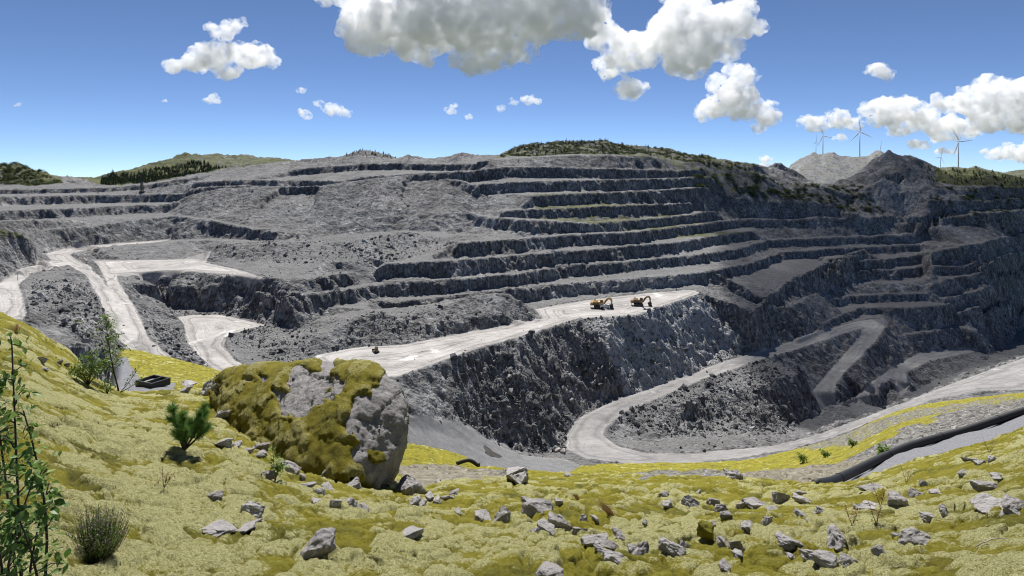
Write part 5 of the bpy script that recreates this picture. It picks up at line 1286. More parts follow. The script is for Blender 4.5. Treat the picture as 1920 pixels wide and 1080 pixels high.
# ================================================================ STONES ON THE MOSS
SMALL = ('small grey stone half sunk in the moss', 'small stones scattered over the moss')
STONES = [  # column, row of the foot, width, height in the photograph; what sets it apart
    (969, 904, 60, 40, 'p', 'pale pointed rock standing at the edge of the slope in front of the pit floor'),
    (1008, 959, 54, 32, 's', 'tilted grey slab leaning on small stones at the top of the middle stone cluster'),
    (946, 978, 34, 40, 'p', 'upright pale rock left of the tilted slab'),
    (904, 975, 38, 22, '', 'low flat grey rock, leftmost of the middle stone cluster'),
    (1050, 989, 44, 32, 's', 'grey slab with a black shadowed underside in the middle stone cluster'),
    (1081, 996, 30, 29, '', 'rounded grey rock just right of the slab with the black underside'),
    (1025, 995, 42, 25, '', 'crumbling grey rock just left of the slab with the black underside'),
    (1032, 974, 16, 15, '', None), (1095, 976, 16, 15, '', None), (1115, 977, 17, 12, '', None), (1002, 997, 15, 9, '', None), (1012, 961, 15, 10, '', None),
    (1049, 946, 18, 15, '', None), (1067, 893, 24, 13, '', 'brown flat stone on the rim right of the pale pointed rock'),
    (1160, 1009, 34, 27, '', 'grey rock with a dark right side, alone right of the middle stone cluster'),
    (1115, 1021, 44, 27, '', 'broad pale rock at the top of the lower stone heap'),
    (1143, 1033, 36, 22, '', 'dark rock in the lower stone heap behind the pinkish slab'),
    (1123, 1035, 20, 17, '', None), (1137, 1048, 36, 16, 's', 'pinkish flat slab in the lower stone heap'),
    (1157, 1055, 44, 23, 's', 'pale slab at the foot of the lower stone heap'),
    (1196, 1039, 47, 30, 'p', 'dark peaked rock at the right end of the lower stone heap'),
    (1261, 1037, 44, 28, 'p', 'pale triangular rock beside a small upright stone'),
    (1284, 1027, 16, 18, '', None), (1296, 949, 27, 25, 'p', 'dark jagged rock above the mossy pointed rock'), (1253, 952, 23, 12, '', None), (1246, 931, 18, 12, '', None), (1310, 924, 11, 11, '', None),
    (1030, 1080, 52, 28, '', 'grey rock at the bottom edge of the picture, below the lower stone heap'),
    (859, 963, 18, 12, '', None),
    (1374, 898, 34, 30, 'p', 'dark split rock with a mossy top on the bare brown rim'),
    (1340, 948, 22, 19, '', 'dark rock on top of the small black stone pile'), (1352, 958, 24, 22, '', 'grey rock in the middle of the small black stone pile'), (1364, 971, 20, 14, '', 'mossy dark rock at the foot of the small black stone pile'),
    (1421, 950, 38, 18, '', 'grey rock pair split by a dark crack, right of the black stone pile'), (1389, 952, 15, 14, '', None),
    (1466, 942, 28, 28, 'p', 'dark crumbling rock below the brown rim'), (1507, 941, 32, 14, '', 'low pale rock below the start of the black pipe'),
    (1439, 984, 21, 19, 'p', 'small pale pointed rock on open moss above the peaked boulder'), (1400, 1000, 30, 26, '', 'pinkish rock behind the pale and dark pair'),
    (1355, 1023, 25, 19, '', 'pinkish grey rock touching the larger dark-sided rock'), (1382, 1032, 35, 37, 'p', 'large grey rock with a black shaded right side'),
    (1361, 1067, 31, 17, '', 'low grey rock near the bottom edge below the black-sided rock'), (1384, 1045, 25, 13, '', None),
    (1570, 1025, 52, 45, 'p', 'big peaked grey boulder standing in the moss on the right'), (1580, 1032, 23, 14, '', 'rough stone at the foot of the big peaked boulder'),
    (1484, 1033, 52, 23, 's', 'pale flat slab left of the big peaked boulder'), (1529, 1049, 76, 22, 's', 'long low slab in front of the big peaked boulder'),
    (1555, 1062, 48, 26, '', 'pale rock below the long low slab'), (1591, 1059, 34, 20, '', 'pale rock with a black notch right of the long low slab'), (1482, 1047, 17, 12, '', None),
    (1652, 1040, 25, 30, 'p', 'thin upright grey slab alone on the moss'), (1720, 1020, 58, 30, 's', 'long tilted slab with a dark underside on pale moss'),
    (1638, 952, 48, 19, 's', 'brownish flat rock half buried beside the grey boulder pair'), (1687, 948, 38, 26, '', 'pale broad rock below the dark pyramid-shaped rock'),
    (1718, 930, 26, 23, 'p', 'dark pyramid-shaped rock on the right slope'), (1745, 975, 32, 16, 's', 'flat pale slab joined to an upright stone'), (1770, 968, 26, 28, 'p', 'upright rounded stone behind the flat pale slab'),
    (1758, 926, 30, 11, '', None), (1737, 910, 19, 14, '', None), (1852, 919, 38, 19, 's', 'pale slab on the right slope above the long grey ledge'),
    (1858, 954, 78, 32, 's', 'long grey ledge of rock near the right edge'), (1905, 956, 48, 30, '', 'broad pale rock cut by the right edge of the picture'),
    (1820, 863, 24, 16, 'p', 'pale pointed stone at the edge of the gravel track'), (1862, 863, 15, 17, '', None), (1840, 870, 19, 12, '', None), (1871, 898, 25, 12, '', None), (1807, 891, 21, 11, '', None),
    (1642, 919, 50, 12, 's', 'thin pale slab lying along the edge below the black pipe'), (1537, 964, 21, 17, '', None), (1515, 978, 11, 12, '', None), (1503, 966, 21, 14, '', None), (1450, 956, 28, 9, '', None), (1605, 954, 11, 11, '', None), (1505, 927, 17, 11, '', None),
    (595, 1034, 56, 46, 'c', 'dark cube-shaped stone with a pale flat top'),
    (470, 963, 37, 24, 's', 'grey rock with a dark left side on the left slope'), (408, 1001, 48, 26, 'f', 'pale flat slab lying on the moss, left one of two'), (450, 994, 50, 28, 'f', 'pinkish flat slab lying on the moss, right one of two'),
    (400, 935, 27, 16, '', 'small lichen-covered rock alone on the left slope'), (762, 1001, 48, 20, '', 'low grey rock with a dark right end, right of the cube-shaped stone'),
    (654, 945, 32, 20, '', 'angular grey rock below the foot of the big boulder'), (678, 953, 27, 18, '', 'dark-sided rock touching the angular rock below the big boulder'), (629, 952, 19, 14, '', None), (592, 942, 30, 11, '', None), (577, 912, 25, 11, '', None), (598, 926, 18, 15, '', None), (612, 914, 27, 13, '', None),
    (662, 912, 27, 20, '', 'grey rock against the mossy foot of the big boulder'), (668, 916, 15, 12, '', None), (705, 917, 19, 13, '', None),
    (536, 882, 40, 25, 's', 'long pale rock in the gully left of the big boulder'), (566, 900, 18, 18, '', None), (606, 892, 21, 16, '', None), (486, 843, 26, 22, '', 'dark square rock in the gully left of the big boulder'),
    (417, 835, 28, 17, '', 'pale rock with a dark side at the top of the gully'), (443, 836, 21, 15, '', None), (464, 847, 18, 12, '', None), (487, 858, 24, 14, '', None), (502, 896, 27, 16, '', 'dark rock behind the small green sapling'),
    (764, 925, 60, 38, '', 'big dark rock in the shade under the overhang of the boulder'), (775, 943, 26, 18, '', 'grey rock at the corner below the shaded rock'), (792, 948, 22, 15, '', None), (806, 938, 24, 18, '', None), (820, 944, 22, 15, '', None), (838, 936, 26, 16, '', None), (852, 928, 18, 12, '', None),
    (77, 677, 15, 17, '', None), (110, 682, 11, 11, '', None), (125, 688, 13, 13, '', None), (82, 694, 12, 8, '', None),
    (419, 786, 36, 28, 'p', 'rock with a black front face beside the mossy left end of the boulder'), (389, 740, 32, 30, 'p', 'pale angular rock at the left end of the boulder'), (402, 745, 15, 13, '', None), (345, 735, 22, 11, '', None), (377, 785, 17, 11, '', None),
    (332, 787, 22, 15, '', 'pale rock behind the pine seedling'), (352, 720, 32, 13, '', 'pale flat rock on the edge below the black bin'), (820, 905, 16, 10, '', None), (1210, 985, 12, 8, '', None), (1340, 985, 12, 9, '', None), (1680, 1005, 14, 9, '', None),
]
SEEN = set()
M_DARKST = mat_stone('dark_stone', (0.8, 0.8, 0.82))
small_meshes = [hull_mesh('stone', 400 + k, 13, M_STONE, 0.55, 3, 0.13) for k in range(6)]
for k, (u, v, w, h, kind, lab) in enumerate(STONES):
    c = hill_pick(u, v, 3.0, 60.0)
    s = c.y / F
    rnd = random.Random(900 + k)
    if lab is None: me = small_meshes[k % 6]
    else:
        me = hull_mesh('stone', 500 + k, 9 if kind == 'p' else 13, M_DARKST if 'dark' in lab.split(' ')[:2] else M_STONE, 0.95 if kind == 'c' else (0.75 if kind in ('s', 'f') else 0.5), 4, 0.12)
    o = bpy.data.objects.new('stone', me); COL.objects.link(o)
    dw = {'s': 0.75, 'f': 1.4, 'c': 0.9}.get(kind, 0.8)
    o.scale = (w * s * 1.2, w * s * dw, h * s * (1.08 if kind != 'f' else 0.8))
    if kind == 'f': o.scale = (w * s, w * s * 1.5, w * s * 0.28)
    yb = c.y + w * s * dw * 0.2
    o.location = (c.x, yb, min(hill_z(c.x, yb), c.z) + h * s * (0.07 if kind != 'f' else 0.06))
    tl = 0.12 if kind == 'c' else (0.3 if kind == 'p' else 0.2)
    o.rotation_euler = (rnd.uniform(-tl, tl) + (-0.35 if kind == 'f' else 0), rnd.uniform(-tl, tl) + (0.22 if kind == 's' else 0), rnd.uniform(-0.5, 0.5) if kind in 'sfc' and kind else rnd.uniform(0, 6.28))
    if lab: tag(o, lab, 'rock', 'rocks lying in the moss')
    else:
        done_ = False
        for near_ in sorted((q for q in STONES if q[5]), key=lambda q: (q[0] - u) ** 2 + 4 * (q[1] - v) ** 2)[:4]:
            du_, dv_ = u - near_[0], v - near_[1]
            where = ('right of' if du_ > 0 else 'left of') if abs(du_) > 2 * abs(dv_) else ('below' if dv_ > 0 else 'above')
            cand = 'small stone %s the %s' % (where, near_[5])
            if len(cand.split()) <= 16 and cand not in SEEN and math.hypot(du_, dv_) < 120:
                tag(o, cand, 'stone', SMALL[1]); SEEN.add(cand); done_ = True; break
        if not done_: tag(o, SMALL[0], 'stone', SMALL[1])
# the pointed rock wholly grown over with moss
me = hull_mesh('mossy_rock', 777, 10, M_MOSS, 0.5, 3, 0.10, True)
a_ = me.attributes.new('cush', 'FLOAT', 'POINT'); a_.data.foreach_set('value', [0.55] * len(me.vertices))
c = hill_pick(1327, 1018); s = c.y / F
o = bpy.data.objects.new('mossy_rock', me); COL.objects.link(o); o.location = (c.x, c.y + 0.1, c.z + 14 * s); o.scale = (34 * s, 30 * s, 34 * s)
tag(o, 'pointed rock wholly covered in olive moss', 'rock')
# blocks lying on the pit floor and the working bench
for (u, v, w, h, lab) in [(1046, 847, 11, 7, 'left one of two pale blocks lying on the pit floor edge'), (1055, 850, 12, 8, 'right one of two pale blocks lying on the pit floor edge'), (825, 789, 7, 6, 'single pale block on the grey pit floor'), (1209, 580, 8, 5, 'dark block on the bench edge below the brown excavator'), (1127, 597, 6, 7, 'dark block on the bench edge below the white truck')]:
    c = pit_pick(u, v); s = c.y / F
    o = bpy.data.objects.new('rock_block', hull_mesh('rock_block', int(u), 10, M_STONE, 0.7, 1, 0.03)); COL.objects.link(o)
    o.location = (c.x, c.y, c.z + h * s * 0.35); o.scale = (w * s, w * s, h * s * 1.2); o.rotation_euler = (0.1, 0.1, u)
    tag(o, lab, 'rock')
# ================================================================ PIPE, HOSE, BIN
M_PIPE = mat_plain('black_plastic', (0.011, 0.011, 0.012), 0.6, 0, 0.15, 2, 0.45)
def on_hill(u, v, d, lift=0.0):
    x, y, _ = D(u, v, d); return Vector((x, y, hill_z(x, y) + lift))
pp = [on_hill(u, v, d, 0.24) for u, v, d in [(1530, 915, 34.5), (1560, 906, 37), (1600, 888, 39.5), (1650, 868, 41.5), (1700, 846, 43), (1750, 826, 43.8), (1800, 808, 44.2), (1850, 792, 44.6), (1920, 774, 45), (2060, 740, 46)]]
zz_ = [p_.z for p_ in pp]
for i in range(1, len(pp) - 1): pp[i].z = (zz_[i - 1] + 2 * zz_[i] + zz_[i + 1]) / 4
fine_pp = []
for a, b in zip(pp[:-1], pp[1:]):
    for k in range(6): fine_pp.append(a.lerp(b, k / 6))
fine_pp.append(pp[-1])
for _ in range(3): fine_pp = [fine_pp[0]] + [(fine_pp[i - 1] + fine_pp[i] * 2 + fine_pp[i + 1]) / 4 for i in range(1, len(fine_pp) - 1)] + [fine_pp[-1]]
pipe = MB().tube(fine_pp, 0.275, 20).build('pipeline', M_PIPE, None, True)
tag(pipe, 'thick black plastic pipe running beside the gravel track', 'pipe')
for i in range(8, len(fine_pp) - 2, 12):
    a = fine_pp[i]; t_ = (fine_pp[i + 1] - a).normalized()
    MB().tube([a - t_ * 0.06, a + t_ * 0.06], 0.30, 20).build('weld_ring', M_PIPE, pipe)
hp = []
for i in range(13):
    t_ = i / 12; u = 856 + 44 * t_; v = 871 - 8 * math.sin(t_ * 2.6) + 3 * t_
    q = on_hill(u, v, 56); hp.append((q.x, q.y, q.z + 0.12 + 0.42 * math.sin(math.pi * min(1, t_ * 1.05))))
tag(MB().tube(hp, 0.17, 12).build('hose', M_PIPE, None, True), 'short arched black hose lying on the gravel mound', 'hose')

M_BINW = mat_plain('bin_black', (0.018, 0.018, 0.02), 0.5, 0, 0.2, 1)
M_BINF = mat_plain('bin_load', (0.30, 0.30, 0.29), 0.9, 0, 0.35, 2.5)
c = on_hill(287, 722, 56)
t = empty('open_bin', (c.x, c.y, c.z + 0.1), (0, 0, R(-24))); tag(t, 'black open-topped steel bin beside the grass track', 'bin')
L_, W_, H_ = 2.1, 1.7, 0.55
for nm, ce, di in (('long_side', (0, -W_ / 2, H_ / 2), (L_ + 0.12, 0.12, H_)), ('long_side', (0, W_ / 2, H_ / 2), (L_ + 0.12, 0.12, H_)), ('short_side', (-L_ / 2, 0, H_ / 2), (0.12, W_ - 0.12, H_ - 0.004)), ('short_side', (L_ / 2, 0, H_ / 2), (0.12, W_ - 0.12, H_ - 0.004)), ('divider', (0.1, 0, H_ / 2), (0.1, W_ - 0.13, H_ - 0.02)), ('floor', (0, 0, -0.03), (L_ + 0.1, W_ + 0.1, 0.1))):
    MB().box(ce, di).build(nm, M_BINW, t)
MB().box((0.0, 0, 0.16), (L_ - 0.14, W_ - 0.14, 0.25)).build('load', M_BINF, t)
for s in (-1, 1): MB().box((s * 0.8, 0, -0.1), (0.15, W_, 0.14)).build('skid', M_BINW, t)

# ================================================================ PLANTS
def leaf_mat(name, c0, c1, trans=0.35):
    m = NT(name); oi = m.n.new('ShaderNodeObjectInfo')
    r_ = m.math('FRACT', m.math('ADD', oi.outputs['Random'], m.math('MULTIPLY', m.noise(m.pos(), 9.0, 2), 2.0)))
    col = m.mix(r_, c0, c1)
    m.done(col, None, 0.45)
    tr = m.n.new('ShaderNodeBsdfTranslucent'); m.t.links.new(col, tr.inputs[0])
    mx = m.n.new('ShaderNodeMixShader'); mx.inputs[0].default_value = trans
    m.t.links.new(m.bsdf.outputs[0], mx.inputs[1]); m.t.links.new(tr.outputs[0], mx.inputs[2]); m.t.links.new(mx.outputs[0], m.out.inputs[0])
    return m.m
M_BIRCH = leaf_mat('birch_leaf', (0.07, 0.14, 0.022), (0.22, 0.31, 0.08))
M_BUSH = leaf_mat('willow_leaf', (0.10, 0.18, 0.025), (0.24, 0.32, 0.07))
M_NEEDLE = leaf_mat('pine_needle', (0.10, 0.20, 0.045), (0.22, 0.36, 0.10), 0.2)
M_HEATH = leaf_mat('heather_green', (0.07, 0.14, 0.02), (0.18, 0.27, 0.06), 0.35)
M_PINK = leaf_mat('heather_flower', (0.42, 0.22, 0.33), (0.62, 0.45, 0.53), 0.2)
M_STRAW = leaf_mat('dry_grass', (0.26, 0.15, 0.06), (0.42, 0.28, 0.13), 0.2)
M_RED = leaf_mat('red_leaf', (0.16, 0.045, 0.02), (0.30, 0.13, 0.04), 0.25)
M_BARK = mat_plain('bark', (0.05, 0.035, 0.028), 0.9, 0, 0.4, 20)
def leaf_mesh(name, mat, w=0.7):
    vs = [(0, 0, 0), (0.28, -0.36 * w, 0.03), (0.62, -0.40 * w, 0.05), (1, 0, -0.04), (0.62, 0.40 * w, 0.05), (0.28, 0.36 * w, 0.03), (0.5, 0, -0.02)]
    me = bpy.data.meshes.new(name); me.from_pydata(vs, [], [(0, 1, 6), (1, 2, 6), (2, 3, 6), (3, 4, 6), (4, 5, 6), (5, 0, 6)]); me.materials.append(mat); me.update(); return me
def branchy(base, top, n, spread, rnd, droop=0.0, start=0.2, curve=0.1):
    """a main stem and side twigs: list of polylines"""
    base, top = Vector(base), Vector(top); side = Vector((rnd.uniform(-1, 1), rnd.uniform(-1, 1), 0)) * curve * (top - base).length
    stem = [base.lerp(top, t) + side * math.sin(math.pi * t) * 0.5 for t in [i / 8 for i in range(9)]]
    tw = []
    for k in range(n):
        t = start + (1 - start) * (k + rnd.random()) / n
        i = min(7, int(t * 8)); p = stem[i].lerp(stem[i + 1], t * 8 - i)
        a = rnd.uniform(0, 6.28); L = spread * (1.15 - t) * rnd.uniform(0.6, 1.2) + spread * 0.12
        d = Vector((math.cos(a), math.sin(a), rnd.uniform(0.3, 0.9))).normalized()
        e = p + d * L; mid = p.lerp(e, 0.5) + Vector((0, 0, 0.1 * L)); e.z -= droop * L
        tw.append([p, mid, e])
    return stem, tw
def crown_mesh(name, mat, tips, rnd, per, size, jit, w=0.7):
    vs, fs = [], []
    lv = [Vector(q) for q in [(0, 0, 0), (0.4, -0.38 * w, 0.04), (1, 0, -0.04), (0.4, 0.38 * w, 0.04)]]
    for line_ in tips:
        for _ in range(per):
            t = rnd.uniform(0.15, 1.0); i = 0 if t < 0.5 else 1
            p = line_[i].lerp(line_[i + 1], (t - 0.5 * i) * 2) + Vector((rnd.gauss(0, jit), rnd.gauss(0, jit), rnd.gauss(0, jit)))
            mt = Euler((rnd.uniform(-0.9, 0.9), rnd.uniform(-0.3, 1.2), rnd.uniform(0, 6.28))).to_matrix(); s = size * rnd.uniform(0.6, 1.25); b = len(vs)
            vs += [p + mt @ (q * s) for q in lv]; fs += [(b, b + 1, b + 2), (b, b + 2, b + 3)]
    me = bpy.data.meshes.new(name); me.from_pydata(vs, [], fs); me.materials.append(mat); me.update(); return me

# --- birch sapling close to the camera on the left, every leaf its own piece
rnd = random.Random(11)
d0 = 3.3
root_p = Vector(D(48, 1120, d0)); root_p.z = hill_z(root_p.x, root_p.y)
t = empty('birch_sapling', root_p); tag(t, 'young birch with round green leaves at the left edge', 'tree')
tips = []
for (u1, v1, dd, n_, sp) in [(22, 640, 0.1, 12, 0.24), (66, 890, -0.15, 8, 0.17), (92, 905, 0.25, 7, 0.15), (-20, 690, 0.3, 10, 0.24), (44, 770, -0.1, 9, 0.2), (-10, 900, -0.2, 8, 0.2), (30, 960, -0.3, 7, 0.2)]:
    top = Vector(D(u1, v1, d0 + dd))
    stem, tw = branchy(root_p, top, n_, sp, rnd, 0.1, 0.35, 0.14)
    MB().tube(stem, [0.008 * (1 - i / 9.5) + 0.002 for i in range(9)], 6).build('trunk', M_BARK, t, True).matrix_parent_inverse = Matrix.Translation(-root_p)
    b = MB()
    for q in tw: b.tube(q, [0.004, 0.003, 0.0015], 4)
    tag(b.build('twigs', M_BARK, t, True), kind='stuff').matrix_parent_inverse = Matrix.Translation(-root_p)
    tips += tw; tips.append([stem[5], stem[6], stem[8]])
LEAF = leaf_mesh('leaf', M_BIRCH)
nleaf = 0
while nleaf < 290:
    q = rnd.choice(tips); tt = rnd.uniform(0.1, 1); i = 0 if tt < 0.5 else 1
    p = q[i].lerp(q[i + 1], (tt - 0.5 * i) * 2) + Vector((rnd.gauss(0, 0.02), rnd.gauss(0, 0.02), rnd.gauss(0, 0.02)))
    o = bpy.data.objects.new('leaf', LEAF); link(o, t)
    o.location = p - root_p; o.rotation_euler = (rnd.uniform(-0.9, 0.9), rnd.uniform(0.0, 1.3), rnd.uniform(0, 6.28)); o.scale = (rnd.uniform(0.042, 0.070),) * 3
    nleaf += 1
link(tag(bpy.data.objects.new('foliage', crown_mesh('foliage', M_BIRCH, tips, rnd, 9, 0.055, 0.035)), kind='stuff'), t).matrix_parent_inverse = Matrix.Translation(-root_p)

def plant(name, label, cat, u, v, d_hint, tops, n, spread, mat, per, size, jit, seed, trunk_r, group=None, w=0.7, start=0.2, curve=0.1, droop=0.0, crown='crown', stem_name='trunk'):
    rnd = random.Random(seed)
    c = hill_pick(u, v, d_hint * 0.6, d_hint * 1.5); k = c.y / F
    t = empty(name, c); tag(t, label, cat, group)
    tips = []
    b = MB(); tb = MB()
    for (du, dv, dd) in tops:
        stem, tw = branchy((0, 0, -0.03), (du * k, dd, dv * k), n, spread * k, rnd, droop, start, curve)
        b.tube(stem, [trunk_r * (1 - i / 10) for i in range(9)], 6)
        for q in tw: tb.tube(q, [trunk_r * 0.3, trunk_r * 0.2, trunk_r * 0.08], 4, False)
        tips += tw; tips.append([stem[4], stem[6], stem[8]])
    b.build(stem_name, M_BARK, t, True); tag(tb.build('twigs', M_BARK, t), kind='stuff')
    link(bpy.data.objects.new(crown, crown_mesh(crown, mat, tips, rnd, per, size, jit, w)), t)
    return t
plant('birch_tree', 'slender young birch standing on the edge of the slope above the grass track', 'tree', 223, 735, 28, [(-34, 138, 0.3)], 44, 44, M_BIRCH, 14, 0.13, 0.08, 21, 0.035, curve=0.12)
plant('birch_branch', 'low birch shoot stretching sideways under the slender young birch', 'shrub', 226, 735, 28, [(44, 26, 0.0), (30, 46, 0.2)], 8, 14, M_BIRCH, 5, 0.10, 0.05, 22, 0.02)
plant('bush', 'bright green leafy bush left of the slender young birch', 'bush', 165, 722, 27, [(-22, 46, 0.2), (8, 60, 0.0), (22, 40, 0.4), (-5, 40, -0.3), (-30, 30, 0)], 15, 30, M_BUSH, 12, 0.11, 0.07, 23, 0.025)
plant('bush', 'small dark bush at the foot of the slender young birch', 'bush', 200, 738, 28, [(-10, 22, 0.1), (12, 20, 0.0)], 8, 14, M_BIRCH, 8, 0.09, 0.06, 24, 0.02)
plant('sapling', 'small bright green sapling among the gully stones', 'sapling', 516, 903, 16, [(-8, 62, 0.1), (14, 40, 0.0), (4, 30, 0.2)], 8, 18, M_BUSH, 6, 0.10, 0.04, 25, 0.012)
for k_, (u, v, h, lab) in enumerate([(1505, 868, 16, 'round green shrub on the yellow bank, leftmost of three'), (1547, 858, 13, 'small green shrub on the yellow bank, middle of three'), (1660, 858, 18, 'green shrub among pale stones above the black pipe'), (1598, 838, 12, 'low green shrub on the upper bank, right of the other two')]):
    plant('shrub', lab, 'shrub', u, v, 66, [(-5, h, 0.2), (5, h * 0.8, -0.2), (0, h * 0.6, 0.3)], 8, h * 0.6, M_BUSH, 10, 0.28, 0.15, 30 + k_, 0.03)
# --- pine seedling: whorls of needles
def pine(u, v, d_hint, tops, label, seed):
    rnd = random.Random(seed)
    c = hill_pick(u, v, d_hint * 0.6, d_hint * 1.5); k = c.y / F
    t = empty('pine_seedling', c); tag(t, label, 'tree')
    vs, fs = [], []; b = MB()
    for (du, dv, dd) in tops:
        stem, tw = branchy((0, 0, -0.03), (du * k, dd, dv * k), 6, 22 * k, rnd, -0.3, 0.3, 0.1)
        b.tube(stem, [0.03 * (1 - i / 11) for i in range(9)], 6)
        for q in tw: b.tube(q, [0.012, 0.009, 0.006], 4)
        for q in tw + [[stem[3], stem[6], stem[8]]]:
            for _ in range(150):
                s = rnd.uniform(0.15, 1); i = 0 if s < 0.5 else 1
                p = q[i].lerp(q[i + 1], (s - 0.5 * i) * 2); ax = (q[2] - q[0]).normalized()
                dr = (ax * 0.9 + Vector((rnd.gauss(0, 0.6), rnd.gauss(0, 0.6), rnd.gauss(0, 0.6)))).normalized(); sd = dr.orthogonal().normalized() * 0.007
                L = rnd.uniform(0.10, 0.22); n0 = len(vs)
                vs += [p - sd, p + sd, p + dr * L]; fs.append((n0, n0 + 1, n0 + 2))
    b.build('trunk', M_BARK, t, True)
    me = bpy.data.meshes.new('needles'); me.from_pydata(vs, [], fs); me.materials.append(M_NEEDLE); me.update(); link(bpy.data.objects.new('needles', me), t)
pine(345, 842, 17, [(-26, 78, 0.1), (-4, 60, 0.0), (28, 58, 0.2), (14, 42, -0.2), (-14, 40, 0.2), (36, 36, 0.1), (20, 64, 0.3)], 'bushy green pine seedling on the mossy slope left of the boulder', 41)
# --- heather in bloom
def heather(u, v, d_hint, w_px, h_px, label, seed):
    rnd = random.Random(seed)
    c = hill_pick(u, v, d_hint * 0.6, d_hint * 1.5); k = c.y / F
    t = empty('heather', c); tag(t, label, 'heather')
    b = MB(); vs, fs, pv, pf = [], [], [], []
    for _ in range(300):
        a = rnd.uniform(0, 6.28); r_ = rnd.random() ** 0.6
        e = Vector((math.cos(a) * r_ * w_px / 2 * k, math.sin(a) * r_ * w_px / 2 * k, h_px * k * (1.05 - 0.45 * r_) * rnd.uniform(0.65, 1.05))); s0 = Vector((e.x * 0.3, e.y * 0.3, -0.02))
        b.tube([s0, s0.lerp(e, 0.5) + Vector((e.x, e.y, 0)) * 0.12, e], [0.003, 0.0022, 0.001], 3, False)
        for q in range(26):
            s = rnd.uniform(0.25, 1); p = s0.lerp(e, s) + Vector((rnd.gauss(0, 0.006), rnd.gauss(0, 0.006), rnd.gauss(0, 0.006)))
            mt = Euler((rnd.uniform(-1.5, 1.5), rnd.uniform(-1.5, 1.5), rnd.uniform(0, 6))).to_matrix()
            fl = s > 0.72 and rnd.random() < 0.42; L = 0.011 if fl else 0.016
            V_, F_ = (pv, pf) if fl else (vs, fs); n0 = len(V_)
            V_ += [p, p + mt @ Vector((L, -L * 0.35, 0)), p + mt @ Vector((L * 1.2, L * 0.4, 0))]; F_.append((n0, n0 + 1, n0 + 2))
    b.build('stems', M_BARK, t)
    for nm, V_, F_, mt in (('foliage', vs, fs, M_HEATH), ('flowers', pv, pf, M_PINK)):
        me = bpy.data.meshes.new(nm); me.from_pydata(V_, [], F_); me.materials.append(mt); me.update(); link(tag(bpy.data.objects.new(nm, me), kind='stuff'), t)
heather(180, 1050, 6.2, 120, 105, 'clump of heather with pink flowers near the lower left corner', 51)
# --- tufts of dry grass and reddish twigs
def tuft(u, v, d_hint, w_px, h_px, n, label, seed, lean=(0, 0)):
    rnd = random.Random(seed); c = hill_pick(u, v, d_hint * 0.6, d_hint * 1.5); k = c.y / F
    vs, fs = [], []
    for _ in range(n):
        p = Vector((rnd.gauss(0, w_px * 0.08) * k, rnd.gauss(0, w_px * 0.08) * k, -0.02)); L = h_px * k * rnd.uniform(0.6, 1.15)
        e = p + Vector((lean[0] * L + rnd.gauss(0, 0.3) * L, rnd.gauss(0, 0.3) * L, L * 0.9)); md = p.lerp(e, 0.55) + Vector((0, 0, 0.13 * L)); s = Vector((0.006, 0.003, 0)); n0 = len(vs)
        vs += [p - s, p + s, md + s * 0.7, md - s * 0.7, e]; fs += [(n0, n0 + 1, n0 + 2, n0 + 3), (n0 + 3, n0 + 2, n0 + 4)]
    me = bpy.data.meshes.new('grass_tuft'); me.from_pydata(vs, [], fs); me.materials.append(M_STRAW); me.update()
    o = bpy.data.objects.new('grass_tuft', me); COL.objects.link(o); o.location = c; tag(o, label, 'grass')
tuft(1146, 966, 15, 26, 30, 90, 'tuft of dry straw-coloured grass right of the middle stone cluster', 61, (-0.8, 0))
tuft(30, 625, 26, 16, 22, 60, 'dry grass tuft on the crest of the left slope', 62)
tuft(1085, 938, 18, 24, 14, 60, 'faint dry grass tuft on pale moss behind the middle stones', 63, (-0.6, 0))
for k_, (u, v, h, lab) in enumerate([(1700, 905, 30, 'reddish twiggy shrub at the edge of the gravel track'), (1652, 948, 34, 'reddish twigs growing over the brownish flat rock'), (1597, 985, 32, 'thin reddish twigs standing on open moss above the big peaked boulder'), (1644, 1028, 30, 'reddish twigs beside the thin upright slab'), (1855, 850, 24, 'reddish twigs on the crest of the right slope'), (306, 915, 34, 'thin dry twigs alone on the left slope')]):
    plant('twiggy_shrub', lab, 'shrub', u, v, 18, [(-8, h, 0.1), (7, h * 0.85, 0.0), (14, h * 0.6, 0.1)], 6, 13, M_RED, 2, 0.045, 0.02, 70 + k_, 0.007, stem_name='stems', crown='leaves')
# --- dead twig on the pale moss at the right
q = [hill_pick(1830 + 10 * i, 1030 - 2.2 * i - 6 * math.sin(i * 0.5), 4, 20) + Vector((0, 0, 0.03)) for i in range(7)]
tag(MB().tube(q, [0.008, 0.009, 0.008, 0.007, 0.006, 0.005, 0.003], 5).build('twig', mat_plain('dead_wood', (0.34, 0.30, 0.25), 0.9, 0, 0.2, 20), None, True), 'bare pale twig lying on the moss at lower right', 'twig')
